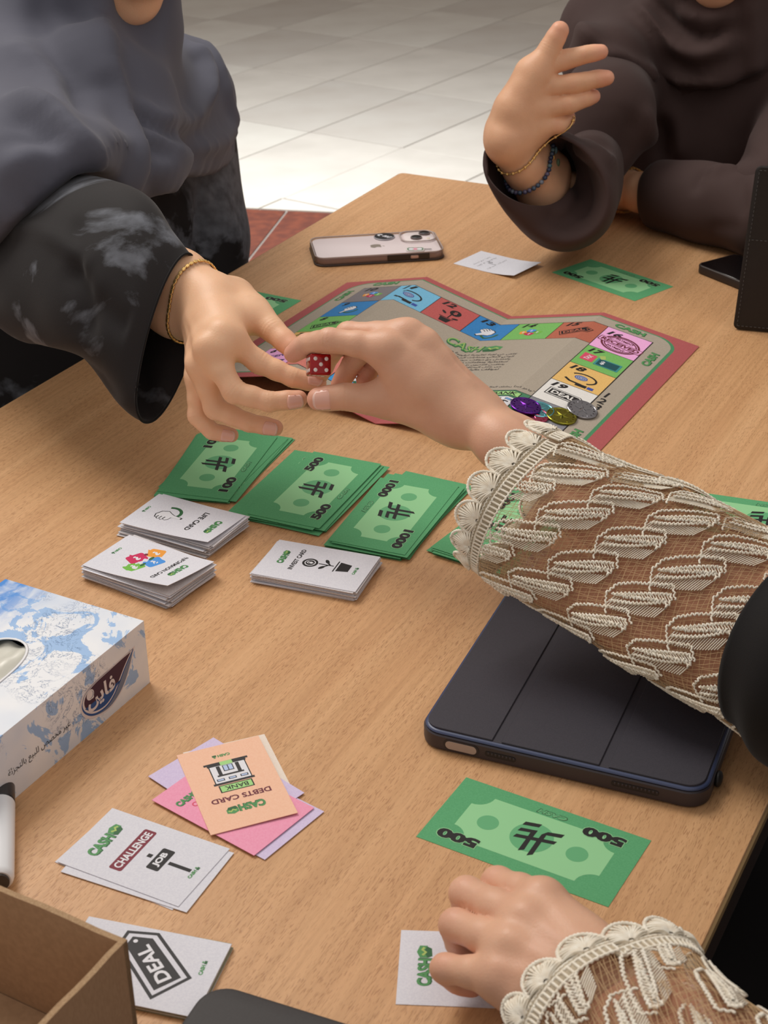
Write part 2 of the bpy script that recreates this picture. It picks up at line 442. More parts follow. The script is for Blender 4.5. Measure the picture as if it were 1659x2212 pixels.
def arabic(s):
    """joined letter forms in visual (left to right) order"""
    out = []
    for w in s.split(' '):
        r = []; prev = False; i = 0
        while i < len(w):
            c = w[i]; nx = w[i + 1] if i + 1 < len(w) else ''
            joins_next = nx in _dual or nx in AR and nx != 'ء'
            if c == 'ل' and nx == 'ا':
                r.append('\uFEFC' if prev else '\uFEFB'); prev = False; i += 2; continue
            if c in _dual:
                b = _dual[c]; r.append(chr(b + (1 if prev and not joins_next else 3 if prev else 2 if joins_next else 0))); prev = joins_next
            elif c in AR: r.append(AR[c][1] if prev else AR[c][0]); prev = False
            else: r.append(c); prev = False
            i += 1
        out.append(''.join(reversed(r)))
    return ' '.join(reversed(out))
class Print:
    """collects coloured 2-D shapes (in millimetres) and lays them on a surface"""
    def __init__(s): s.items = []
    def poly(s, P, m, z=1): s.items.append((np.array(P, float), [tuple(range(len(P)))], m, z)); return s
    def rect(s, x0, y0, x1, y1, m, z=1): return s.poly([(x0, y0), (x1, y0), (x1, y1), (x0, y1)], m, z)
    def disc(s, x, y, r, m, z=1, ry=None, n=28, rot=0):
        a = np.arange(n) / n * 2 * np.pi; X = r * np.cos(a); Y = (ry or r) * np.sin(a); c, q = math.cos(rot), math.sin(rot)
        return s.poly(np.stack([x + c * X - q * Y, y + q * X + c * Y], 1), m, z)
    def rr(s, x, y, w, h, r, m, z=1, rot=0):
        P = np.array(rrect(w, h, r, 4)); c, q = math.cos(rot), math.sin(rot)
        return s.poly(np.stack([x + c * P[:, 0] - q * P[:, 1], y + q * P[:, 0] + c * P[:, 1]], 1), m, z)
    def line(s, P, w, m, z=1, closed=False):
        P = np.array(P, float)
        if closed: P = np.vstack([P, P[:1]])
        d = np.diff(P, axis=0); d /= np.linalg.norm(d, axis=1)[:, None] + 1e-9; n = np.stack([-d[:, 1], d[:, 0]], 1) * w / 2
        if closed: nn = [n[0] + n[-1]] + [n[i] + n[i + 1] for i in range(len(n) - 1)] + [n[0] + n[-1]]
        else: nn = [n[0] * 2] + [n[i] + n[i + 1] for i in range(len(n) - 1)] + [n[-1] * 2]
        nn = np.array(nn); L = np.linalg.norm(nn, axis=1)[:, None] + 1e-9; nn = nn / L * np.clip(w * w / 2 / (L / 2) / 1.0 / w, w / 2, w)
        V = np.vstack([P + nn, P - nn]); k = len(P)
        s.items.append((V, [(i, i + 1, k + i + 1, k + i) for i in range(k - 1)], m, z)); return s
    def arc(s, x, y, r, a0, a1, w, m, z=1, ry=None, n=18):
        a = np.radians(np.linspace(a0, a1, n)); return s.line(np.stack([x + r * np.cos(a), y + (ry or r) * np.sin(a)], 1), w, m, z)
    def text(s, t, x, y, w, h, m, z=2, rot=0, bold=0.0, shear=0.0):
        """text fitted into the box w x h centred at x, y"""
        V, F = text_geo(t, bold, shear)
        if not len(V): return s
        e = np.ptp(V, axis=0); V = V * [w / e[0] if w else h / e[1], h / e[1] if h else w / e[0]]
        a = math.radians(rot); c, q = math.cos(a), math.sin(a)
        V = np.stack([x + c * V[:, 0] - q * V[:, 1], y + q * V[:, 0] + c * V[:, 1]], 1)
        s.items.append((V, F, m, z)); return s
    def put(s, other, x=0, y=0, rot=0, sc=1, dz=0):
        a = math.radians(rot); c, q = math.cos(a) * sc, math.sin(a) * sc
        for V, F, m, z in other.items:
            s.items.append((np.stack([x + c * V[:, 0] - q * V[:, 1], y + q * V[:, 0] + c * V[:, 1]], 1), F, m, z + dz))
        return s
    def mesh(s, name, mapf, cuts=(), step=.00004):
        """mapf(x, y, z) in metres -> 3-D point; cuts = x positions (m) where the shapes are split"""
        mats = []; bm = bmesh.new()
        for kk, (V, F, m, z) in enumerate(s.items):
            if m not in mats: mats.append(m)
            k = mats.index(m); vs = [bm.verts.new((v[0] / 1000, v[1] / 1000, z * step + kk * 5e-7)) for v in V]
            for f in F:
                try: fc = bm.faces.new([vs[i] for i in f])
                except ValueError: continue
                fc.material_index = k
        bmesh.ops.triangulate(bm, faces=[f for f in bm.faces if len(f.verts) > 4])
        for c in cuts:
            bmesh.ops.bisect_plane(bm, geom=bm.verts[:] + bm.edges[:] + bm.faces[:], plane_co=(c, 0, 0), plane_no=(1, 0, 0))
        bm.normal_update()
        bmesh.ops.reverse_faces(bm, faces=[f for f in bm.faces if f.normal.z < 0])
        for v in bm.verts: v.co = Vector(mapf(v.co.x, v.co.y, v.co.z))
        me = bpy.data.meshes.new(name); bm.to_mesh(me); bm.free()
        for m in mats: me.materials.append(MATS[m] if isinstance(m, str) else m)
        return me

ink = lambda name, rgb, rough=.55: mat(name, rgb, rough, spec=.35)
for nm, c in dict(black=(30, 27, 28), dark=(48, 46, 48), logo_green=(86, 152, 92), logo_dark=(52, 104, 64), logo_lime=(178, 200, 110), maroon=(128, 38, 56), white=(232, 232, 238), note_green=(90, 165, 113),
                  note_light=(152, 213, 156), note_mark=(102, 178, 124), mint=(168, 220, 140), sky=(120, 172, 232), pane=(186, 205, 240), crimson=(206, 34, 92), orange=(240, 160, 60), leaf=(120, 190, 76), azure=(78, 152, 232),
                  violet=(92, 70, 120), plum=(112, 44, 60), pink_ink=(224, 80, 110), teal=(28, 84, 92), teal_light=(62, 150, 150), cream=(240, 236, 226), steel_blue=(60, 84, 170), text_grey=(66, 62, 70)).items():
    ink(nm, c)
def money_glyph(p, x, y, s, z=2):
    p.poly([(x - s, y - s * .35), (x - s * .1, y + s * .1), (x - s * .1, y + s), (x - s, y + s * .6)], 'logo_green', z)
    p.poly([(x - s * .1, y + s * .1), (x + s, y - s * .3), (x + s, y + s * .65), (x - s * .1, y + s)], 'logo_green', z)
    p.poly([(x - s * .7, y - s * .9), (x + s * .55, y - s * .8), (x + s * .9, y - s * .2), (x - s * .1, y + s * .15), (x - s, y - s * .35)], 'logo_dark', z)
    p.line([(x - s * .6, y + s * .3), (x - s * .1, y - s * .1), (x + s * .3, y + s * .35), (x + s * .7, y + s * .1)], s * .16, 'logo_lime', z + 1)
def logo(w=26, glyph=True, z=2):
    """the game's green CASH lettering with its little banknotes"""
    p = Print(); h = w * .25; tw = w * .68 if glyph else w
    x = -w / 2 + tw / 2
    p.text('CASH', x + w * .012, -w * .018, tw, h * 1.08, 'logo_dark', z, bold=.06)
    p.text('CASH', x, 0, tw * .97, h, 'logo_green', z + 1, bold=.035)
    p.text('CASH', x - w * .006, w * .012, tw * .93, h * .86, 'logo_lime', z + 2, bold=-.018) if w > 40 else None
    if glyph: money_glyph(p, w / 2 - w * .15, 0, w * .15, z)
    return p
def small_logo(z=2):
    p = Print(); p.text('CASH', -1.6, 0, 7.4, 2.4, 'logo_green', z, bold=.05); p.rect(2.8, -1.3, 5.2, .3, 'logo_dark', z); p.rect(3.4, .5, 4.6, 1.5, 'logo_green', z); return p

# ---------------------------------------------------------------- paper goods
CW, CH, CT = .0545, .0845, .00036
NW, NH, NT = .1232, .0646, .00022
def flat(x, y, z): return (x, y, z)
def sheet_mesh(w, h, t, m, bend=None, n=1):
    """a thin sheet lying at z=0..t, optionally bent by bend(x, y)"""
    nx = ny = n; V = []; F = []
    for s in (0, 1):
        for i in range(nx + 1):
            for j in range(ny + 1):
                x, y = -w / 2 + w * i / nx, -h / 2 + h * j / ny
                V.append((x, y, s * t + (bend(x, y) if bend else 0)))
    A = (nx + 1) * (ny + 1); I = lambda s, i, j: s * A + i * (ny + 1) + j
    for i in range(nx):
        for j in range(ny):
            F.append((I(1, i, j), I(1, i + 1, j), I(1, i + 1, j + 1), I(1, i, j + 1))); F.append((I(0, i, j + 1), I(0, i + 1, j + 1), I(0, i + 1, j), I(0, i, j)))
    for i in range(nx):
        F.append((I(0, i, 0), I(0, i + 1, 0), I(1, i + 1, 0), I(1, i, 0))); F.append((I(0, i + 1, ny), I(0, i, ny), I(1, i, ny), I(1, i + 1, ny)))
    for j in range(ny):
        F.append((I(0, 0, j + 1), I(0, 0, j), I(1, 0, j), I(1, 0, j + 1))); F.append((I(0, nx, j), I(0, nx, j + 1), I(1, nx, j + 1), I(1, nx, j)))
    me = bpy.data.meshes.new('sheet'); me.from_pydata(V, [], F); me.update(); me.materials.append(m)
    if n > 1: me.polygons.foreach_set('use_smooth', [True] * len(me.polygons)); me.set_sharp_from_angle(angle=.6)
    return me
def lay(name, me, prints, loc, ang, label, cat, group=None, tilt=(0, 0)):
    o = bpy.data.objects.new(name, me); COL.objects.link(o); o.location = loc; o.rotation_euler = (tilt[0], tilt[1], ang)
    tag(o, label, cat, group)
    for nm, pm in prints:
        c = bpy.data.objects.new(nm, pm); COL.objects.link(c); c.parent = o
    return o
PAPER = {k: grain('paper_' + k, a, b, 900, .75, .12, 2, bdist=.0002) for k, (a, b) in dict(
    white=((220, 220, 230), (229, 229, 237)), edge=((206, 202, 206), (222, 219, 222)), peach=((247, 196, 166), (250, 203, 175)), pink=((244, 158, 188), (247, 168, 196)), lavender=((214, 198, 232), (222, 208, 238)),
    cream=((240, 226, 212), (244, 232, 220)), green=((90, 165, 113), (98, 173, 121)), khaki=((150, 148, 120), (164, 160, 132)), taupe=((176, 164, 148), (188, 176, 160)), brick=((176, 88, 90), (184, 97, 97))).items()}

def card_print(kind):
    p = Print()
    if kind == 'invest':
        p.put(logo(20), 3.5, 28.5); p.text('INVEST CARD', 3.2, 17, 31, 3.8, 'black', bold=.03)
        p.disc(1.7, 5.6, 6.2, 'black', 1); p.disc(1.7, 5.6, 4.4, 'white', 2); p.disc(1.7, 5.6, 3.6, 'black', 3); p.text('$', 1.7, 5.6, 3, 5.4, 'white', 4, bold=.05)
        p.rect(1.9, -13.5, 3.0, -1, 'black'); p.disc(-2.2, -5.2, 3.0, 'black', ry=1.5, rot=-.6); p.disc(7.2, -6.6, 3.0, 'black', ry=1.5, rot=.6); p.line([(-1, -6), (2.4, -9)], .7, 'black'); p.line([(6, -7.6), (2.6, -10.4)], .7, 'black')
        p.rect(-5.2, -15.8, 10.4, -14.8, 'black'); p.poly([(-4, -17), (9.4, -17), (7.6, -26.6), (-2.2, -26.6)], 'black'); p.put(small_logo(), .8, -31.6)
    elif kind == 'life':
        p.put(logo(23), 1.5, 30); p.text('LIFE CARD', -1.2, 12.6, 32, 4.8, 'black', bold=.03)
        p.put(thumb_point(), 0, -13.5, 0, 1.0); p.put(small_logo(), -1, -36)
    elif kind == 'info':
        p.put(logo(22), -1, 28.5); p.text('INFORMAION CARD', -1.8, 19.2, 42, 4.0, 'black', bold=.03); p.put(puzzle(1.0), -2, -6.5); p.put(small_logo(), -3, -34)
    elif kind == 'chal':
        p.put(logo(30), .8, 28.4)
        p.rr(1, 8.4, 38, 8.8, 1.4, 'maroon', 1, rot=math.radians(.5)); p.text('CHALLENGE', 1, 8.4, 34, 5.4, 'white', 2, bold=.03)
        p.rect(-.3, -5, 2.7, -1.8, 'black'); p.rr(1, -11.1, 19, 8.6, 1.2, 'black', 1); p.text('JOB', 1, -11.1, 12.5, 5.2, 'white', 2, bold=.045); p.rect(-.7, -32.4, 2.0, -17, 'black'); p.put(small_logo(3), .2, -34.6)
    elif kind == 'debts':
        p.put(logo(25), 0, 24.6); p.text('DEBTS CARD', 0, 13.2, 38, 4.8, 'plum', bold=.03)
        p.rect(-10.8, -1.0, 10.8, 6.4, 'black', 1); p.rect(-10, -.2, 10, 5.7, 'mint', 2); p.text('BANK', 0, 2.8, 15, 4.0, 'black', 3, bold=.012)
        p.rect(-13.2, -3.6, 13.2, -1.6, 'dark', 1); p.rect(-12, -22, 12, -3.4, 'black', 1); p.rect(-11.3, -21.6, 11.3, -3.6, 'white', 2)
        for x in (-7.6, 0, 7.6): p.rect(x - 2.5, -7.6, x + 2.5, -5.2, 'black', 3); p.rect(x - 1.9, -7.1, x + 1.9, -5.7, 'pane', 4)
        p.rect(-8.6, -11.4, 8.6, -9.8, 'dark', 3); p.rect(-7.4, -20.6, -5, -11, 'dark', 3); p.rect(5, -20.6, 7.4, -11, 'dark', 3)
        p.rect(-3.4, -20.4, 3.4, -14.2, 'black', 3); p.rect(-2.8, -20, -.3, -14.8, 'pane', 4); p.rect(.3, -20, 2.8, -14.8, 'pane', 4)
        p.rect(-14.4, -24.8, 14.4, -22.8, 'dark', 1); p.rect(-12.6, -22.8, 12.6, -21, 'dark', 3); p.rect(-4, -24.6, 4, -20.8, 'mint', 4); p.put(small_logo(), 1, -31, 0, 1.1)
    elif kind == 'deal':
        c = np.array([(22.4, 14.6), (23.0, .2), (-2.4, -28.4), (-19.6, -15.4), (17.0, 16.6)])
        ctr = np.array([5.6, -4.0]); a = math.atan2(12.6, 16.2 + 8)
        D = np.array([(22.0, 15.0), (23.4, .4), (-2.2, -28.8), (-19.6, -15.6)])
        # tag: long body from lower left to the upper right, nose at the upper right
        out = [(21.6, 16.0), (24.0, -.6), (-2.0, -29.4), (-20.2, -15.2), (10.5, 16.9)]
        p.line(out, 1.5, 'dark', 1, closed=True)
        inn = [(18.9, 12.2), (20.2, .9), (-3.0, -25.0), (-15.2, -14.6), (11.6, 13.2)]
        p.poly(inn, 'dark', 1)
        p.text('DEAL', 2.6, -6.6, 30, 8.2, 'white', 3, rot=47, bold=.03); p.disc(16.0, 9.3, 1.3, 'white', 3); p.put(small_logo(), 6.6, -33.6, 4)
    elif kind == 'pink':
        p.put(logo(20), -12, 26); p.text('OWE CARD', 0, 18, 32, 4.4, 'pink_ink', bold=.02)
    elif kind == 'text':
        L = ['بطاقة', 'على كل لاعب تحديد الدخل الشهري', 'وتوزيع المصروفات حسب الأهمية', 'مع الادخار', 'يدفع اللاعب مبلغ الايجار', 'أو', 'ينتقل الى خانة البداية', 'ويستلم الراتب كاملا']
        for i, t in enumerate(L): p.text(arabic(t), 0, 29 - i * 7.2, min(40, 2.6 * len(t) * .55 + 4), 0 if len(t) < 7 else 3.6, 'text_grey', 1)
    return p
def thumb_point():
    """white cartoon hand pointing, over a green disc"""
    p = Print(); p.arc(-4, -1, 8.4, 60, 210, 2.8, 'logo_dark', 1, ry=8.8)
    H = [(-.6, 13), (1.8, 13), (2.4, 4), (6.6, 3.2), (8.4, 1), (7.6, -1), (9, -2.4), (8, -4.6), (8.6, -6.4), (7, -8.2), (6.8, -10), (2, -11.6), (-4, -9), (-6.2, -3), (-3.4, 1.2), (-1.6, 5)]
    p.poly(np.array(H) * 1.0, 'dark', 2); c = np.mean(H, 0); p.poly(c + (np.array(H) - c) * .9, 'white', 3)
    for y in (-1.6, -4.8, -7.8): p.line([(3.6, y + .6), (7.2, y)], .5, 'dark', 4)
    return p
def puzzle(s=1.0, t='?'):
    p = Print()
    for i, (x, y, m, r) in enumerate(((-14, 2.8, 'orange', -12), (-2, 9.5 * -1 + 4, 'crimson', 14), (-4, 5.4 + 6, 'azure', 10), (9, 4.5, 'leaf', -10))):
        pass
    for x, y, w, h, m, r in ((-13.5, 1.5, 12, 13, 'orange', 14), (0, -6.5, 15, 12, 'crimson', -24), (-2, 9, 15, 12, 'azure', -18), (11.5, .5, 15, 12, 'leaf', -20)):
        p.rr(x * s, y * s, w * s, h * s, 2.2 * s, m, 1 if m in ('orange', 'leaf') else 2, rot=math.radians(r))
        p.poly([((x - 1.5) * s, (y - h * .7) * s), ((x + 3) * s, (y - h * .45) * s), ((x - 2) * s, (y - h * .3) * s)], m, 1)
        p.text(t, x * s, y * s, 4.4 * s, 6.6 * s, 'white', 3, bold=.04)
    p.disc(-5.5 * s, 3.5 * s, 3 * s, 'logo_dark', 3, ry=1.4 * s); p.disc(5.5 * s, 4.2 * s, 3.2 * s, 'logo_dark', 3, ry=1.4 * s); p.disc(-8 * s, -4 * s, 1.6 * s, 'maroon', 3)
    return p
RIYAL = [[(10.5, -11.7), (.7, -13.9), (1.3, -10.6), (11.2, -8.3)],
         [(10.6, -5.3), (.6, -7.5), (.8, 2), (.4, 11.8), (3.5, 14), (3.6, 2.3), (3.8, -4), (11.4, -2.1)],
         [(10.6, 1), (-13.6, -3.9), (-12.8, -.8), (11.4, 4.2)],
         [(-2.9, 15.6), (-5.8, 13.2), (-5.6, -2.8), (-5.6, -6.3), (-14.3, -8.3), (-15, -11.8), (-5.2, -9.3), (-2.8, -5.6), (-2.6, 1.4)]]
def note_print(num):
    p = Print(); P = []
    for sx, sy, a0 in ((1, 1, 270), (-1, 1, 0), (-1, -1, 90), (1, -1, 180)):
        cx, cy = 47 * sx, 22 * sy
        a = np.radians(np.linspace(a0, a0 - 90, 8)); P += [(cx + 10.8 * math.cos(t), cy + 10.8 * math.sin(t)) for t in a]
    p.poly(P, 'note_light', 1)
    p.disc(1.2, -.2, 13.2, 'note_mark', 2, n=36); p.disc(30, .2, 6.7, 'note_mark', 2); p.disc(-28.3, .3, 6.7, 'note_mark', 2)
    for q in RIYAL: p.poly(q, 'black', 4)
    w = 27 if len(num) == 3 else 31
    for x, y in ((39.4, 21.3), (-36, -21.6)):
        p.text(num, x, y, w + 1, 9.6, 'note_light', 3, bold=.085); p.text(num, x, y, w, 8.6, 'black', 4, bold=.06)
    p.text('CASH', -.8, -25.2, 20, 4.2, 'logo_dark', 3, bold=.06, shear=.2); p.text('CASH', -.8, -25.1, 18.6, 3.2, 'note_light', 4, bold=.028, shear=.2); p.text('CASH', -.7, -25.2, 18.2, 2.9, 'note_mark', 5, bold=.018, shear=.2)
    return p
CARD_ME = {k: sheet_mesh(CW, CH, CT, PAPER[k]) for k in ('white', 'edge', 'peach', 'pink', 'lavender', 'cream', 'khaki')}
CP = {k: card_print(k).mesh('printed_face', lambda x, y, z: (x, y, CT + z)) for k in ('invest', 'life', 'info', 'chal', 'debts', 'deal', 'pink', 'text')}
NOTE_ME = sheet_mesh(NW, NH, NT, PAPER['green'])
NP = {k: note_print(k).mesh('printed_face', lambda x, y, z: (x, y, NT + z)) for k in ('100', '500', '1000')}
rnd = random.Random(11)
def R(d): return math.radians(d)
def X2(c, h=0): return (c[0], c[1], TH + .00006 + h)
def off(c, ang, u, v):          # shift (mm) along the card's own axes
    a = R(ang); return (c[0] + (u * math.cos(a) - v * math.sin(a)) / 1000, c[1] + (u * math.sin(a) + v * math.cos(a)) / 1000)
NTH = ['', 'top', 'second', 'third', 'fourth', 'fifth', 'sixth', 'seventh', 'eighth', 'ninth', 'tenth', 'eleventh', 'twelfth', 'thirteenth', 'fourteenth', 'fifteenth', 'sixteenth', 'seventeenth', 'eighteenth', 'nineteenth', 'twentieth', 'twenty-first', 'twenty-second', 'twenty-third']
def deck(c, ang, h, n, top_label, under_label, group, kind, me='white', under='edge', j=1.0, bend=None, cut=0):
    """a pile of n single cards, the printed one on top"""
    for i in range(n - 1):
        a = ang + rnd.uniform(-2.2, 2.2) * j; q = off(c, ang, rnd.uniform(-1.6, 1.6) * j, rnd.uniform(-2, 2) * j)
        lay('playing_card', CARD_ME[under if i % 3 else me], [], X2(q, h * i / (n - 1)), R(a), under_label % NTH[n - i], 'card', group)
    if bend:
        m = sheet_mesh(CW, CH, CT, PAPER[me], bend, 8); pm = card_print(kind).mesh('printed_face', lambda x, y, z: (x, y, CT + z + bend(x, y)), cuts=[-.018, -.012, -.006, 0, .006, .012, .018])
    else: m, pm = CARD_ME[me], CP[kind]
    return lay('playing_card', m, [('printed_face', pm)], X2(c, h), R(ang), top_label, 'card')
deck((-.0524, 1.0411), 69.6, .008, 16, 'top card of the invest pile, coin plant in a black pot', 'white card edge, %s from the top of the invest pile', 'cards piled under the invest card', 'invest', j=.8)
deck((-.1615, 1.1123), -118.4, .0108, 17, 'life card with a white pointing hand, top of its pile', 'white card edge, %s from the top of the life pile', 'cards piled under the life card', 'life', j=1.5,
     bend=lambda x, y: .0035 * max(0, (x + y) / .07) ** 2)
deck((-.1801, 1.0397), -123.0, .012, 22, 'informaion card with four coloured question marks, lifted corner', 'white card edge, %s from the top of the informaion pile', 'cards piled under the informaion card', 'info', j=1.0,
     bend=lambda x, y: .0075 * max(0, (x + y + .01) / .075) ** 1.6)
# challenge pile
c = (-.144, .720)
lay('playing_card', CARD_ME['white'], [], X2(off(c, 62.4, -1.5, 1.0)), R(60.2), 'white card lowest beneath the challenge job card', 'card')
lay('playing_card', CARD_ME['white'], [], X2(off(c, 62.4, -3.6, -5.2), .0005), R(65.2), 'white card jutting out right of the challenge job card', 'card')
lay('playing_card', CARD_ME['white'], [('printed_face', CP['chal'])], X2(c, .001), R(62.4), 'white challenge card with a black job sign', 'card')
# coloured pile
c = (-.0950, .7845)
lay('playing_card', CARD_ME['cream'], [], X2((-.0915, .7890)), R(20), 'cream card peeping out at the bottom of the coloured pile', 'card')
lay('playing_card', CARD_ME['lavender'], [], X2((-.0893, .7625), .0005), R(52), 'lavender card just beneath and right of the pink card', 'card')
lay('playing_card', CARD_ME['lavender'], [], X2((-.1013, .7850), .001), R(46.5), 'lavender card reaching out left of the debts card', 'card')
lay('playing_card', CARD_ME['pink'], [('printed_face', CP['pink'])], X2((-.0954, .7653), .0015), R(51.6), 'pink card under the peach debts card', 'card')
lay('playing_card', CARD_ME['peach'], [('printed_face', CP['debts'])], X2(c, .0022), R(-160), 'peach debts card with a bank drawing', 'card', tilt=(R(.6), R(.8)))
# deal pile
deck((-.1346, .629), 74.0, .0034, 9, 'deal card with a big black price tag', 'khaki-edged card, %s from the top of the deal pile', 'cards piled under the deal card', 'deal', under='khaki', j=.35)
# card beneath the near hand, far text card, card by the sleeve
lay('playing_card', CARD_ME['white'], [('printed_face', CP['chal'])], X2((.0462, .6258)), R(86), 'challenge card partly covered by the curled left hand', 'card')
tm = sheet_mesh(CW, CH, CT, PAPER['white'], lambda x, y: .004 * (abs(y) / .042) ** 2 * (y > 0), 6)
lay('playing_card', tm, [('printed_face', CP['text'])], X2((.1342, 1.7289)), R(-129.4 + 0), 'white card of small black writing right of the phone', 'card')
lay('playing_card', CARD_ME['white'], [('printed_face', CP['text'])], X2((-.209, 1.455)), R(-72), 'white text card half hidden under the gold-braceleted wrist', 'card')

def notes(num, c, ang, h, n, offs, top_label, under_label, group):
    for i in range(n - 1):
        u, v, a = offs[i % len(offs)]
        lay('play_banknote', NOTE_ME, [('printed_face', NP[num])], X2(off(c, ang, u + rnd.uniform(-.6, .6), v + rnd.uniform(-.6, .6)), h * i / max(n - 1, 1)), R(ang + a), under_label % NTH[n - i], 'banknote', group)
    lay('play_banknote', NOTE_ME, [('printed_face', NP[num])], X2(c, h), R(ang), top_label, 'banknote')
notes('100', (-.1424, 1.2266), 74.1, .0032, 9, [(-2, 6, 4), (8, -9, -6), (4, -7, -3), (-6, 4, 5), (7, -8, -5), (1, -8, -2), (5, -4, -6), (-5, 3, 3)], 'green 100 note on top of the leftmost note pile', 'green 100 note, %s from the top of the leftmost note pile', 'notes piled under the top 100')
notes('500', (-.0563, 1.1744), 65.9, .0046, 12, [(-2, 12, 1), (3, -4, 0), (-3, 16, 2), (-5, -5, -2), (-2, 6, 1), (1, 19, 0), (2, -6, -1), (-4, 12, 2), (-1, -4, 1), (0, 7, 3), (-3, 3, -1)], 'green 500 note on top of the middle note pile', 'green 500 note, %s from the top of the middle note pile', 'notes piled under the top 500')
notes('1000', (.0096, 1.1301), -112.7, .0044, 11, [(-4, 2, -2), (3, -3, 1), (-14, 5, -5), (2, 2, 2), (-1, 4, -1), (4, -4, 1), (-2, 3, -4), (1, 2, 1), (-3, 3, -2), (2, 4, -1)], 'green 1000 note on top of the pile next to the 500s', 'green 1000 note, %s from the top of the pile next to the 500s', 'notes piled under the top 1000')
hl = np.array([.036, 1.0731]); hr = np.array([.0931, 1.0325]); dd = hr - hl; dd /= np.linalg.norm(dd); ee = np.array([-dd[1], dd[0]])
hc = hl + dd * NH / 2 + ee * NW / 2; ha = math.degrees(math.atan2(-ee[1], -ee[0]))
notes('1000', (hc[0], hc[1]), ha, .0040, 8, [(2, 2, 1), (-3, 4, 3), (3, -1, -1), (-2, 3, 4), (1, 1, 0), (4, 2, 2)], 'green 1000 note topmost of the pile under the lace cuff', 'green 1000 note, %s from the top of the pile under the lace cuff', 'notes piled under the lace cuff')
lay('play_banknote', NOTE_ME, [('printed_face', NP['500'])], X2((.0856, .7308)), R(149.5), 'single green 500 note below the dark tablet', 'banknote')
lay('play_banknote', NOTE_ME, [('printed_face', NP['500'])], X2((.2588, 1.6750)), R(130.6), 'single green 500 note left of the black phone', 'banknote')
a = np.array([-.1464, 1.6589]); b = np.array([-.0865, 1.6243]); d = (b - a) / np.linalg.norm(b - a); e = np.array([d[1], -d[0]])
c = b - d * NW / 2 + e * NH / 2
lay('play_banknote', NOTE_ME, [('printed_face', NP['500'])], X2(c), math.atan2(-d[1], -d[0]), 'green note behind the wrist left of the board', 'banknote')
a = np.array([.2589, 1.1668]); b = np.array([.3166, 1.1461]); d = (b - a) / np.linalg.norm(b - a); e = np.array([d[1], -d[0]])
c = a + d * NW / 2 + e * NH / 2
lay('play_banknote', NOTE_ME, [('printed_face', NP['500'])], X2(c), math.atan2(-d[1], -d[0]), 'green note right of the board behind the lace sleeve', 'banknote')
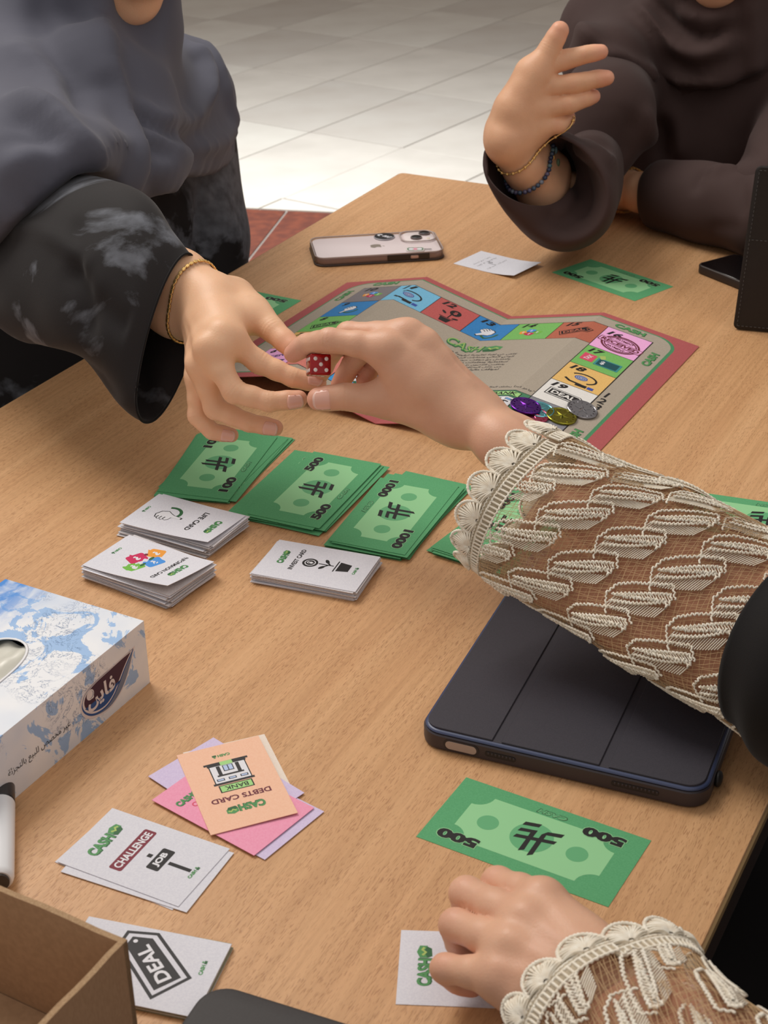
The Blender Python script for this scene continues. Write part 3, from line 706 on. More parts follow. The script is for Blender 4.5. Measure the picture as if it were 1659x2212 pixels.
# ================================================================ GAME BOARD: one folded A3 sheet, two ridges and a valley
BF = np.array([(-.03722, 1.67606, 0), (.05042, 1.62126, .0252), (.13807, 1.56646, 0), (.22907, 1.52164, .0203), (.32006, 1.47681, 0)]) + [0, 0, TH + .0004]
BV = np.array([-.48704, -.87338, 0.0]); BU = [0]
for i in range(4): BU.append(BU[-1] + float(np.linalg.norm(BF[i + 1] - BF[i])))
def bmap(u, v, z=0.0):
    i = 0
    while i < 3 and u > BU[i + 1] + 1e-7: i += 1
    e = (BF[i + 1] - BF[i]) / (BU[i + 1] - BU[i]); n = np.cross(e, -BV); n /= np.linalg.norm(n)
    return BF[i] + e * (u - BU[i]) + BV * v + n * z
def ti(s, x, y, w, p): p.text(s, x, y, w, 0, 'black', 6)
def build_board():
    LB, HB = BU[4], .297; t = .0006
    us = sorted(set(BU + [BU[i] + d for i in (1, 2, 3) for d in (-.0015, .0015)] + [BU[i] + (BU[i + 1] - BU[i]) * k / 4 for i in range(4) for k in (1, 2, 3)])); vs = [HB * k / 12 for k in range(13)]
    V = []; F = []
    for s in (0, 1):
        for u in us:
            for v in vs: V.append(bmap(u, v, s * t))
    nu, nv = len(us), len(vs); A = nu * nv; I = lambda s, i, j: s * A + i * nv + j
    for i in range(nu - 1):
        for j in range(nv - 1):
            F.append((I(1, i, j), I(1, i, j + 1), I(1, i + 1, j + 1), I(1, i + 1, j))); F.append((I(0, i + 1, j), I(0, i + 1, j + 1), I(0, i, j + 1), I(0, i, j)))
    for i in range(nu - 1): F.append((I(1, i, 0), I(1, i + 1, 0), I(0, i + 1, 0), I(0, i, 0))); F.append((I(0, i, nv - 1), I(0, i + 1, nv - 1), I(1, i + 1, nv - 1), I(1, i, nv - 1)))
    for j in range(nv - 1): F.append((I(0, 0, j), I(0, 0, j + 1), I(1, 0, j + 1), I(1, 0, j))); F.append((I(1, nu - 1, j), I(1, nu - 1, j + 1), I(0, nu - 1, j + 1), I(0, nu - 1, j)))
    o = from_vf('game_board', V, F, PAPER['brick'])
    tag(o, 'folded money board game sheet with numbered coloured squares', 'game board')
    C = {k: grain('print_' + k, c, tuple(min(255, x + 8) for x in c), 700, .7, 0, 2).name.split('.')[0] for k, c in dict(taupe=(172, 161, 146), sq_grey=(128, 122, 126), sq_lightblue=(120, 190, 226), sq_red=(190, 92, 90), sq_blue=(52, 130, 196), sq_green=(120, 186, 98),
         sq_orange=(182, 102, 80), sq_pink=(242, 176, 226), sq_amber=(232, 188, 112), sq_white=(232, 230, 226), sq_bank=(72, 130, 96), sq_start=(134, 134, 142), sq_salmon=(220, 130, 118), sq_azure=(64, 154, 222), rim_green=(74, 140, 96)).items()}
    T = lambda k: 'print_' + k
    p = Print()
    # coordinates: x = mm from the left edge, y = -mm from the far edge
    def field(x0, y0, x1, y1, r, m, z):
        P = [(x + (x0 + x1) / 2, y + (y0 + y1) / 2) for x, y in rrect(x1 - x0, y1 - y0, r, 6)]; p.poly(P, m, z)
    field(16.5, -285, 403.5, -9, 24, T('rim_green'), 1); field(18.5, -283, 400, -11, 23, T('taupe'), 2)
    xs = [40, 89, 139.5, 188, 235, 284, 332, 380]; ys = [-28, -77, -123, -169.5, -218, -267]
    ry = [-31, -81, -127.5, -172.5, -218, -267]
    p.rect(40, -267.6, 380.8, -27.4, 'black', 3)
    def cell(x0, y0, x1, y1, m): p.rect(x0 + .4, y1 + .4, x1 - .4, y0 - .4, T(m), 4); return (x0 + x1) / 2, (y0 + y1) / 2
    top = ['sq_grey', 'sq_lightblue', 'sq_red', 'sq_blue', 'sq_green', 'sq_orange', 'sq_pink']
    cc = {}
    for i, m in enumerate(top): cc[10 + i] = cell(xs[i], -28, xs[i + 1], -76.5 if i < 6 else -81, m)
    for i, m in enumerate(['sq_green', 'sq_amber', 'sq_white']): cc[17 + i] = cell(332, ry[1 + i], 380, ry[2 + i], m)
    for i, m in enumerate(['sq_blue', 'sq_green', 'sq_amber']): cc[9 - i] = cell(40, ys[1 + i], 89, ys[2 + i], m)
    for i, m in enumerate(['sq_pink', 'sq_salmon', 'sq_azure', 'sq_lightblue', 'sq_red', 'sq_bank', 'sq_start']): cc[6 - i] = cell(xs[i], -218, xs[i + 1], -267, m)
    p.rect(88.6, -218.4, 332.4, -76.1, 'black', 3); p.rect(89.4, -217.6, 331.6, -76.9, T('taupe'), 5)
    def num(s, x, y, w=13, rot=0): p.text(s, x, y, w, 10, 'black', 7, rot, bold=.045, shear=.25)
    for k in (10, 11, 12, 13, 14, 15): num(str(k) if k > 10 else '10', cc[k][0] - 10, cc[k][1] + 17.5, 15)
    for k in (16, 17, 18, 19): num(str(k), cc[k][0] - 12, cc[k][1] + 15, 15)
    for k in (7, 8, 9, 6, 1): num(str(k), cc[k][0] - 14, cc[k][1] + 16, 0)
    def thumb(x, y, s=1.0, rot=150): p.put(thumb_point(), x, y, rot, s, dz=6)
    ink('emblem_mist', (176, 186, 200))
    def coin_hand(x, y):
        for r, w in ((9.5, 1.2), (6.5, 1), (3.6, .9)): p.disc(x - 2, y + 2, r * .68, 'steel_blue', 7 + (9.5 - r) / 5, ry=r * .5); p.disc(x - 2, y + 2, r * .68 - w, 'emblem_mist', 7.4 + (9.5 - r) / 5, ry=r * .5 - w * .8)
        p.arc(x, y + 2, 13, -60, 150, 1.6, 'black', 7, ry=9); p.line([(x - 15, y - 6), (x - 9, y - 10), (x + 3, y - 11)], 2.6, 'black', 7); p.rect(x - 2, y - 15, x + 9, y - 10, 'black', 7); p.rect(x + 10, y - 15, x + 16, y - 10, 'steel_blue', 7)
    def deal(x, y, rot, s, bg):
        q = Print(); q.poly([(-19, 7.5), (12, 7.5), (20, 0), (12, -7.5), (-19, -7.5)], 'black', 1); q.poly([(-18, 6.6), (11.5, 6.6), (18.6, 0), (11.5, -6.6), (-18, -6.6)], bg, 2)
        q.poly([(-16.6, 5.4), (11, 5.4), (16.6, 0), (11, -5.4), (-16.6, -5.4)], 'black', 3); q.text('DEAL', -2.4, 0, 24, 7.0, bg, 4, bold=.03); q.disc(12.4, 0, 1.1, bg, 4); p.put(q, x, y, rot, s, dz=6)
    p.put(puzzle(.62), cc[10][0] + 2, cc[10][1] - 2, 0, 1, dz=5); p.put(puzzle(.62), cc[14][0], cc[14][1] - 4, 0, 1, dz=5)
    thumb(cc[9][0] + 1, cc[9][1] - 3, .95); thumb(cc[13][0] - 1, cc[13][1] - 6, 1.1); thumb(cc[4][0], cc[4][1], 1.1)
    coin_hand(cc[11][0], cc[11][1] - 3); coin_hand(cc[18][0], cc[18][1] - 4); coin_hand(cc[7][0], cc[7][1] - 5)
    x, y = cc[12]; p.disc(x + 4, y + 5, 6.4, 'black', 7); p.text('$', x + 4, y + 5, 4, 7, T('sq_red'), 8, bold=.03); p.rect(x + 1, y - 10, x + 2.4, y - 1, 'black', 7); p.disc(x - 7, y - 1, 3.6, 'black', 7, ry=1.7, rot=-.7); p.disc(x + 9, y - 7, 3.6, 'black', 7, ry=1.7, rot=.5); p.rect(x - 8, y - 11.6, x + 9, y - 10.6, 'black', 7); p.poly([(x - 6, y - 12.4), (x + 7.4, y - 12.4), (x + 5.4, y - 21), (x - 4, y - 21)], 'black', 7)
    deal(cc[15][0], cc[15][1] - 2, 24, .88, T('sq_orange')); deal(cc[8][0] + 1, cc[8][1] - 3, 22, .88, T('sq_green')); deal(cc[19][0] + 1, cc[19][1] - 1, -3, 1.0, T('sq_white'))
    x, y = cc[16]; q = Print()
    q.arc(0, 0, 17.5, 0, 360, 1.3, 'plum', 1, ry=16, n=36); q.arc(0, 0, 15, 0, 360, .6, 'plum', 1, ry=13.6, n=36); q.rr(0, 0, 44, 10, 1.2, 'plum', 2); q.rr(0, 0, 42, 8.2, 1, T('sq_pink'), 3); q.text('RECEIVED', 0, 0, 39, 6.4, 'plum', 4, bold=.05); q.text('PAYMENT', 0, 9, 18, 3.6, 'plum', 2, bold=.02); q.text('PAYMENT', 0, -9, 18, 3.6, 'plum', 2, bold=.02); p.put(q, x + 1, y - 4, -8, 1.08, dz=6)
    x, y = cc[17]; p.rect(x - 20, y - 10, x - 7, y + 6, 'pink_ink', 7); p.text('TAX', x - 13.5, y - 2, 11, 5, 'white', 8, 78, bold=.02); p.rect(x - 5, y - 12, x + 20, y + 4, 'teal_light', 7); p.rect(x - 3, y - 10.4, x + 18, y + 2.4, 'teal', 8); p.text('$', x + 2, y - 4, 4, 8, 'white', 9, bold=.03); p.poly([(x - 6, y + 8), (x - 1, y + 12), (x + 2, y + 5), (x - 2, y + 2)], 'logo_lime', 7)
    x, y = cc[1]; p.rect(x - 14, y + 12, x + 16, y + 22, 'black', 6); p.rect(x - 13.2, y + 12.8, x + 15.2, y + 21.2, 'mint', 7); p.text('BANK', x + 1, y + 17, 24, 6.4, 'black', 8, bold=.03)
    p.rect(x - 16, y - 14, x + 16, y + 9.6, 'dark', 6); p.rect(x - 15, y - 13, x + 15, y + 8.6, 'white', 7)
    for d in (-10, 0, 10): p.rect(x + d - 3, y + 2.4, x + d + 3, y + 6, 'dark', 8); p.rect(x + d - 2.3, y + 3, x + d + 2.3, y + 5.4, 'sky', 9)
    p.rect(x - 12, y - 2, x + 12, y + 0, 'dark', 8); p.rect(x - 9, y - 12, x - 6, y - 1, 'dark', 8); p.rect(x + 6, y - 12, x + 9, y - 1, 'dark', 8); p.rect(x - 4, y - 12, x + 4, y - 5, 'dark', 8); p.rect(x - 3, y - 12, x + 3, y - 6, 'pane', 9)
    x, y = cc[0]; p.disc(x + 4, y - 17, 5, 'white', 7, ry=3)
    x, y = cc[6]; p.text('RECEIVED', x, y + 2, 38, 6.5, 'violet', 7, 20, bold=.03); p.rect(x - 14, y - 14, x + 16, y - 9, 'violet', 7)
    p.put(logo(62), 217, -102, -2, 1, dz=4)
    L = ['كاش هي لعبة تعليمية ترفيهية مبتكرة، تهدف إلى تعزيز', 'الوعي المالي ومهارات الحياة لدى الناشئة، من خلال', 'بالتفاعل مع مواقف حياتية، وأسئلة', 'استثمارية ومعاملات مالية، ومخاطر', 'يتنافس اللاعبون على تحقيق الأهداف', 'من خلال البطاقات اليومية الأرباح', 'لمواقف مالية واقعية، واتخاذ قرارات']
    for i, s in enumerate(L):
        w = len(s) * 2.45; p.text(arabic(s), 273 - w / 2, -120 - i * 7.0, w, 5.8, 'dark', 6, bold=.02)
    p.text(arabic('مدروسة'), 192, -171, 14, 5, 'dark', 6, bold=.02); p.text(arabic('"جاهز تبدأ رحلتك المالية؟"'), 304, -209, 54, 5.6, 'dark', 6, bold=.015)
    for x, y, r in ((62, -16, 0), (27, -52, 90), (352, -18, 0), (391, -66, -90 + 180), (391, -262, 90)): p.put(logo(33, False), x, y, r, 1, dz=3)
    for s, x, y in (('1', 386, -166), ('2', 387, -180), ('3', 388, -194)): p.text(s, x, y, 0, 11, 'black', 5, -6, bold=.02)
    pm = p.mesh('printed_face', lambda x, y, z: bmap(min(max(x, 0), BU[4]), -y, t + z), cuts=sorted(BU[1:4] + [BU[i] + d for i in (1, 2, 3) for d in (-.0015, .0015)]), step=.00003)
    c = bpy.data.objects.new('printed_face', pm); COL.objects.link(c); c.parent = o
build_board()
def board_uv(px, py):
    r = ray(px, py); best = None
    for i in range(4):
        e = (BF[i + 1] - BF[i]) / (BU[i + 1] - BU[i])
        a, b, t = np.linalg.solve(np.array([e, BV, -r]).T, O - BF[i])
        if -.001 <= a <= BU[i + 1] - BU[i] + .001 and (best is None or t < best[2]): best = (BU[i] + a, b, t)
    return best[:2]

# ---------------------------------------------------------------- coins
def build_coin(px, py, lift, rgb, label, rot, tilt=(0, 0)):
    m = mat('metal_' + label.split()[0], rgb, .22, .95)
    nm = 'coin'; o = empty(nm); tag(o, label, 'coin', 'metallic game coins on the board')
    u, v = board_uv(px, py); P = bmap(u, v, .0006 + lift)
    i = min(3, max(k for k in range(4) if BU[k] <= u)); e = BF[i + 1] - BF[i]; e /= np.linalg.norm(e); n = np.cross(e, -BV); n /= np.linalg.norm(n)
    Mx = Matrix(((e[0], -BV[0], n[0], P[0]), (e[1], -BV[1], n[1], P[1]), (e[2], -BV[2], n[2], P[2]), (0, 0, 0, 1)))
    o.matrix_world = Mx @ Matrix.Rotation(rot, 4, 'Z') @ Matrix.Rotation(tilt[0], 4, 'X') @ Matrix.Rotation(tilt[1], 4, 'Y')
    r = .0142; ring = lambda d: [((r - d) * math.cos(a), (r - d) * math.sin(a)) for a in np.arange(64) / 64 * 2 * np.pi]
    b = slab('disc', ring, [(0, .0006), (.0004, 0), (.0017, 0), (.0021, .0005), (.0021, .0012), (.0016, .0017)], m, o); crisp(b, 30)
    bm = bmesh.new(); rr = random.Random(int(px))
    for k in range(16):
        a = k / 16 * 2 * math.pi + rr.uniform(-.05, .05); M4 = Matrix.Rotation(a, 4, 'Z') @ Matrix.Translation((r * .76, 0, .0018))
        q = bmesh.ops.create_cube(bm, size=1)['verts']
        for w in q: w.co = M4 @ Vector((w.co.x * .0016, w.co.y * .00055, w.co.z * .0005))
    for k in range(5):
        a = k / 5 * 2 * math.pi + rr.uniform(-.1, .1)
        c = [Vector((0, 0, .0028)), Vector((r * .56 * math.cos(a), r * .56 * math.sin(a), .0018)), Vector((r * .2 * math.cos(a + .5), r * .2 * math.sin(a + .5), .0017)), Vector((r * .2 * math.cos(a - .5), r * .2 * math.sin(a - .5), .0017))]
        vs = [bm.verts.new(x) for x in c]; bm.faces.new((vs[0], vs[1], vs[2])); bm.faces.new((vs[0], vs[3], vs[1]))
    from_bm('relief', bm, m, o)
build_coin(1151, 899, 0, (196, 84, 112), 'rose metallic coin partly under the purple one', .3)
build_coin(1163, 888, .0001, (120, 196, 206), 'cyan metallic coin peeping out behind the purple one', .9)
build_coin(1212, 903, .0003, (150, 146, 52), 'olive gold metallic coin beside the silver one', 1.3)
build_coin(1133.6, 885, .0024, (96, 40, 140), 'purple metallic coin lying on the rose one', .1)
build_coin(1256, 891, .0016, (142, 140, 144), 'silver metallic coin rightmost on the board', 2.0, (R(3), R(-5)))

# ---------------------------------------------------------------- die held between the fingers
def build_die():
    red = mat('clear_red_plastic', (196, 16, 30), .12, spec=.6, Transmission_Weight=.55, IOR=1.46); wh = mat('pip_white', (240, 232, 232), .3)
    o = empty('die'); tag(o, 'clear red die with white pips held between fingertips', 'die')
    P = at(688, 789, .149)
    f, r, u = np.array(_f), np.array(_r), np.array(_u)
    a = R(16); X = r * math.cos(a) + f * math.sin(a); Yb = -(-r * math.sin(a) + f * math.cos(a)); Z = u
    # local axes: x = X (right), y = away, z = up; front face at -y
    Yf = -Yb; M4 = Matrix(((X[0], Yf[0], Z[0], P[0]), (X[1], Yf[1], Z[1], P[1]), (X[2], Yf[2], Z[2], P[2]), (0, 0, 0, 1)))
    o.matrix_world = M4
    h = .0080; bm = bmesh.new(); box_bm(bm, -h, h, -h, h, -h, h, bev=.0016, seg=4); b = from_bm('cube', bm, red, o, True)
    pips = {5: [(-1, -1), (1, -1), (0, 0), (-1, 1), (1, 1)], 6: [(-1, -1), (-1, 0), (-1, 1), (1, -1), (1, 0), (1, 1)], 1: [(0, 0)], 4: [(-1, -1), (1, -1), (-1, 1), (1, 1)], 2: [(-1, -1), (1, 1)], 3: [(-1, -1), (0, 0), (1, 1)]}
    def face(n, ax, s):
        for u_, v_ in pips[n]:
            c = [0, 0, 0]; k = [i for i in range(3) if i != ax]; c[ax] = s * h; c[k[0]] = u_ * .0042; c[k[1]] = v_ * .0042
            if n == 6: c[k[0]], c[k[1]] = v_ * .0042, u_ * .0042
            bm = bmesh.new(); bmesh.ops.create_uvsphere(bm, u_segments=12, v_segments=8, radius=.00155)
            for w in bm.verts: w.co[ax] *= .16
            bmesh.ops.translate(bm, vec=Vector(c), verts=bm.verts); from_bm('pip', bm, wh, o, True)
    face(5, 1, -1); face(6, 0, -1); face(2, 1, 1); face(1, 0, 1); face(4, 2, 1); face(3, 2, -1)
build_die()

# ---------------------------------------------------------------- tablets and phones
def rr_fn(w, h, r, n=8): return lambda i: rrect(w - 2 * i, h - 2 * i, max(r - i, .0005), n)
def build_tablet():
    c1 = grain('soft_touch_cover', (58, 56, 64), (64, 62, 70), 1400, .5, .1, 2, bdist=.0001); c2 = mat('case_shell', (56, 50, 56), .48); rim = mat('blue_sheen_rim', (62, 72, 104), .35)  # rim: bluish sheen along the cover edge put into its base colour
    A = np.array([.0225, .8287]); ang = R(-22.7); d = np.array([math.cos(ang), math.sin(ang)]); e = np.array([-d[1], d[0]])
    w, h = .187, .2520; c = A + d * (w / 2 - .0012) + e * (h / 2 - .006)
    t = empty('tablet_computer', (c[0], c[1], TH + .0001), ang); tag(t, 'dark tablet in a folio case under the lace sleeve', 'tablet')
    s = slab('case', rr_fn(w, h, .015), [(0, .002), (.0012, .0004), (.003, 0), (.0112, 0), (.0121, .0008)], c2, t); crisp(s, 25)
    s = slab('cover_rim', rr_fn(w - .0018, h - .0018, .0142), [(.0121, .0006), (.0128, 0), (.0136, .0003), (.0141, .0022)], rim, t); crisp(s, 60)
    x0 = -w / 2 + .0012
    ed = [.0008, .0495, .0555, .119, .125, w - .0016]
    s = slab('cover_hinge', rr_fn(w - .006, h - .006, .0125), [(.0138, .0), (.0143, .0004)], c1, t); crisp(s, 20)
    for a, b in ((ed[0], ed[1]), (ed[2], ed[3]), (ed[4], ed[5])):
        xa, xb = x0 - .0012 + a + .0022, x0 - .0012 + b - (.0022 if b == ed[5] else 0)
        if a != ed[0]: xa -= .0022
        hh = h / 2 - .0036; r_ = .011
        def fn(i, xa=xa, xb=xb, a=a, b=b):
            P = []
            for cx, sx, rnd_ in ((xb, 1, b == ed[5]), (xa, -1, a == ed[0])):
                rr = r_ if rnd_ else .0006
                seq = [(1, 0), (1, 90)] 
                if sx == 1: q = [(cx - rr - i, -hh + rr + i, 270), (cx - rr - i, hh - rr - i, 0)]
                else: q = [(cx + rr + i, hh - rr - i, 90), (cx + rr + i, -hh + rr + i, 180)]
                for qx, qy, a0 in q:
                    for k in range(7):
                        an = math.radians(a0 + 90 * k / 6); P.append((qx + rr * math.cos(an), qy + rr * math.sin(an)))
            return P
        s = slab('cover_panel', fn, [(.0142, 0), (.0151, 0), (.0154, .0003)], c1, t); crisp(s, 20)
    yb = -h / 2
    def cap(name, xa, xb, z, r, m, dep, parent=t):
        bm = bmesh.new(); P = rrect(xb - xa, 2 * r, r * .98, 5)
        vs = [bm.verts.new(((xa + xb) / 2 + x, yb - dep, z + y)) for x, y in P]; f = bm.faces.new(vs)
        q = bmesh.ops.extrude_face_region(bm, geom=[f]); bmesh.ops.translate(bm, vec=(0, .002, 0), verts=[v for v in q['geom'] if isinstance(v, bmesh.types.BMVert)])
        bmesh.ops.recalc_face_normals(bm, faces=bm.faces); return from_bm(name, bm, m, parent)
    o = cap('button_surround', -w / 2 + .018, -w / 2 + .042, .0066, .0040, mat('cut_edge', (42, 38, 42), .5), .0003)
    cap('button', -w / 2 + .0195, -w / 2 + .0405, .0066, .0030, mat('silver_button', (170, 160, 158), .3, .3), .0006)
    for nm, a, b in (('speaker_grille', .046, .0665), ('speaker_grille', .128, .158)):
        g = cap(nm, -w / 2 + a, -w / 2 + b, .0066, .0019, mat('grille_recess', (30, 27, 30), .6), .0003)
        k = a + .0018
        bm = bmesh.new()
        while k < b - .001:
            box_bm(bm, -w / 2 + k, -w / 2 + k + .0013, yb - .0007, yb, .0062, .0080, bev=.0003, seg=1); k += .0024
        from_bm('grille_teeth', bm, c2, g)
    bm = bmesh.new(); bmesh.ops.create_uvsphere(bm, u_segments=16, v_segments=10, radius=1)
    for v in bm.verts: v.co = Vector((w / 2 + .0016 + v.co.x * .0026, -h / 2 + .028 + v.co.y * .006, .0062 + v.co.z * .005))
    from_bm('pencil_loop', bm, mat('black_elastic', (22, 20, 22), .6), t, True)
build_tablet()
def build_lower_tablet():
    c1 = grain('charcoal_cover', (60, 57, 57), (64, 61, 61), 1400, .55, .08, 2, bdist=.0001)
    a = at(433, 2149, .0135); ang = R(-23.1); d = np.array([math.cos(ang), math.sin(ang)]); e = np.array([-d[1], d[0]])
    # far left corner of the case: intersection of its two visible edges
    p1 = at(533, 2141, .0135)[:2]; p2 = at(400, 2197, .0135)[:2]
    k = (p1 - p2) @ e; corner = p2 + e * k
    w, h = .180, .25; c = corner + d * w / 2 - e * h / 2
    t = empty('tablet_computer', (c[0], c[1], TH + .0045), ang); tag(t, 'charcoal tablet corner resting over the deal cards at the bottom edge', 'tablet')
    s = slab('case', rr_fn(w, h, .016), [(0, .002), (.001, .0004), (.0024, 0), (.0076, 0), (.0084, .0006), (.0088, .0016)], c1, t); crisp(s, 40)
    crisp(slab('cover', rr_fn(w - .004, h - .004, .0145), [(.0088, 0), (.0094, .0003), (.0096, .001)], c1, t), 40)
build_lower_tablet()
def build_phone():
    A = np.array([-.0725, 1.7307]); B = np.array([.0735, 1.7508]); L = .1505; Wd = .0755
    d = (B - A) / np.linalg.norm(B - A); e = np.array([-d[1], d[0]]); c = A - d * .0015 + d * L / 2 + e * (Wd / 2 - .0015)
    t = empty('smartphone', (c[0], c[1], TH + .0001), math.atan2(d[1], d[0])); tag(t, 'pale pink smartphone face down in a clear case with stickers', 'phone')
    body = mat('pink_white_glass', (232, 218, 220), .18, spec=.5); side = mat('rose_aluminium', (176, 152, 148), .35, .5)
    s = slab('body', rr_fn(L - .004, Wd - .004, .011), [(.0014, .0012), (.0022, .0002), (.003, 0), (.0078, 0), (.0086, .0003)], side, t); crisp(s, 50)
    s = slab('back_glass', rr_fn(L - .0048, Wd - .0048, .0106), [(.0085, 0), (.0092, .0003), (.0095, .0014)], body, t); crisp(s, 50)
    clear = mat('clear_tpu', (206, 194, 190), .12, spec=.5, Transmission_Weight=1.0, IOR=1.3)
    # open-topped shell: outer wall, lip
    fn = rr_fn(L, Wd, .0125, 10)
    V = []; F = []; prof = [(.0001, .004), (.0004, .001), (.0016, 0), (.0092, 0), (.0104, .0004), (.0108, .0012), (.0104, .0021), (.0097, .0023)]
    s = slab('case', fn, prof, mat('smoky_clear_case', (150, 128, 122), .15, spec=.5, Alpha=.45), t, cap0=False, cap1=False); crisp(s, 70)
    dk = mat('dark_case_edge', (64, 50, 44), .4)
    for y, z, w_ in ((-Wd / 2, .0006, .0007), (Wd / 2, .0106, .0005)): pass
    V, F = tubes([np.array([(x, y, .0010) for x, y in fn(-.0001)])], .0011, 6, True); from_np('case_foot', V, F, dk, t)
    V, F = tubes([np.array([(x, y, .0105) for x, y in fn(.0006)])], .0006, 6, True); from_np('case_lip', V, F, mat('case_lip', (190, 176, 172), .2, spec=.6), t)
    box('button_bay_reflection', (-L / 2 + .083, L / 2 - .018, -Wd / 2 - .0004, -Wd / 2 + .0012, .0022, .0094), mat('bay_dark', (44, 34, 30), .4), t, bev=.0008)  # button cut-out, with the side's dark reflection put into its colour
    box('side_button', (-L / 2 + .110, -L / 2 + .1195, -Wd / 2 - .001, -Wd / 2, .0040, .0078), mat('rose_button', (200, 170, 160), .3, .3), t, bev=.0012)
    bm = bmesh.new(); box_bm(bm, -L / 2 - .0004, -L / 2 + .0012, -.026, .026, .002, .0088, bev=.0006); from_bm('port_bay', bm, mat('bay_dark', (44, 34, 30), .4), t)
    X = lambda x: x / 1000 - L / 2 + .0015; Y = lambda y: y / 1000 - Wd / 2 + .0015
    # camera island
    cx, cy = X(126.5), Y(55)
    s = slab('camera_plate', lambda i: [(cx + x, cy + y) for x, y in rrect(.0345 - 2 * i, .0330 - 2 * i, .009, 8)], [(.0092, 0), (.0104, .0002), (.0108, .0009)], mat('camera_plate_glass', (240, 228, 228), .15), t); crisp(s, 50)
    V, F = tubes([np.array([(cx + x - .001, cy + y - .0005, .0112) for x, y in rrect(.0405, .0375, .012, 8)])], .0009, 6, True); from_np('camera_guard', V, F, mat('case_lip', (190, 176, 172), .2), t)
    for k, (lx, ly) in enumerate(((123.4, 48.5), (135.4, 62.3))):
        lx, ly = X(lx), Y(ly); rg = lambda i, lx=lx, ly=ly: [(lx + (.0070 - i) * math.cos(a), ly + (.0070 - i) * math.sin(a)) for a in np.arange(28) / 28 * 2 * np.pi]
        r_ = slab('camera_lens', rg, [(.0106, 0), (.0124, .0002), (.0126, .0008)], mat('lens_ring', (120, 108, 106), .3, .6), t); crisp(r_, 50)
        slab('lens_glass', lambda i: rg(.0012 + i), [(.0124, 0), (.0128, .0004)], mat('lens_black', (16, 15, 17), .08), r_)
    fx, fy = X(137.2), Y(45); slab('flash', lambda i: [(fx + (.0022 - i) * math.cos(a), fy + (.0022 - i) * math.sin(a)) for a in np.arange(20) / 20 * 2 * np.pi], [(.0107, 0), (.0112, .0003)], mat('flash_cream', (236, 226, 200), .3), t)
    p = Print(); ax, ay = X(73.4) * 1000, Y(32.6) * 1000
    q = Print(); q.disc(0, 2.2, 5.0, 'apple_grey', 1); q.disc(-1.4, -2.4, 4.2, 'apple_grey', 1); q.disc(2.0, -2.4, 4.2, 'apple_grey', 1)
    ink('apple_grey', (140, 130, 120)); P = [(0, 5.0), (3.2, 6.0), (5.4, 4.8), (4.0, 3.0), (3.6, 1.0), (4.4, -1.0), (6.2, -2.2), (5.0, -5.2), (3.0, -7.2), (1.0, -6.8), (-.6, -6.4), (-2.6, -7.2), (-4.8, -5.2), (-6.2, -1.6), (-6.0, 2.4), (-4.2, 5.2), (-2.0, 5.8)]
    q = Print(); q.poly(P, 'apple_grey', 1); q.poly([(.2, 6.6), (.6, 8.6), (2.6, 10.2), (2.4, 8.2)], 'apple_grey', 1); p.put(q, ax, ay, -90, 1)
    pm = p.mesh('fruit_emblem', lambda x, y, z: (x, y, .00955 + z)); c_ = bpy.data.objects.new('fruit_emblem', pm); COL.objects.link(c_); c_.parent = t
    # stickers are things of their own, stuck to the case
    ca, sa = math.cos(math.atan2(d[1], d[0])), math.sin(math.atan2(d[1], d[0]))
    Wp = lambda x, y, z: (c[0] + x * ca - y * sa, c[1] + x * sa + y * ca, TH + z)
    st = slab('badge', lambda i: [((.0125 - i) * math.cos(a), (.0125 - i) * math.sin(a)) for a in np.arange(40) / 40 * 2 * np.pi], [(.0, .0002), (.0010, 0), (.0016, .0008)], mat('badge_grey', (150, 146, 152), .3), None); crisp(st, 40)
    st.location = Wp(X(87), Y(61.5), .0097); st.rotation_euler = (0, 0, math.atan2(d[1], d[0])); tag(st, 'round black badge with white letters stuck on the pink phone', 'badge')
    p = Print(); p.disc(0, 0, 11.6, 'black', 1, n=40)
    for x, y, l in ((-3.8, 3.2, 0), (.6, .2, 1), (2.8, -2.4, 1), (5.2, -5.2, 2)):
        if l == 0: p.line([(-7, 5.6), (-3, 6.4), (-1.6, 4.2)], 1.5, 'white', 2); p.line([(-7, 5.6), (-5.4, 1.6)], 1.3, 'white', 2)
        else: p.line([(x - 3, y - 1), (x + 2.4, y + .9)], 1.3, 'white', 2); p.line([(x + 2.4, y + .9), (x + 3.2, y - .6)], 1.0, 'white', 2) if l == 2 else None
    pm = p.mesh('badge_print', lambda x, y, z: (x, y, .0016 + z)); c_ = bpy.data.objects.new('badge_print', pm); COL.objects.link(c_); c_.parent = st
    st = slab('sticker', lambda i: rrect(.0215 - 2 * i, .0125 - 2 * i, .0035, 5), [(0, 0), (.0008, 0), (.0011, .0004)], mat('sticker_white', (226, 220, 216), .35), None)
    st.location = Wp(X(116), Y(10.5), .0097); st.rotation_euler = (0, 0, math.atan2(d[1], d[0]) - .14); tag(st, 'small white and green sticker near the phone cameras', 'sticker')
    p = Print(); p.rr(0, 0, 18.5, 9.4, 2.4, 'logo_dark', 1); p.disc(0, 0, 3.8, 'sticker_pink', 2); p.disc(-5, 0, 3.2, 'white', 2); p.disc(5, 0, 3.2, 'white', 2); ink('sticker_pink', (230, 160, 180)); p.rect(10.5, -.9, 19, .9, 'dark', 1)
    pm = p.mesh('sticker_print', lambda x, y, z: (x, y, .0011 + z)); c_ = bpy.data.objects.new('sticker_print', pm); COL.objects.link(c_); c_.parent = st
build_phone()
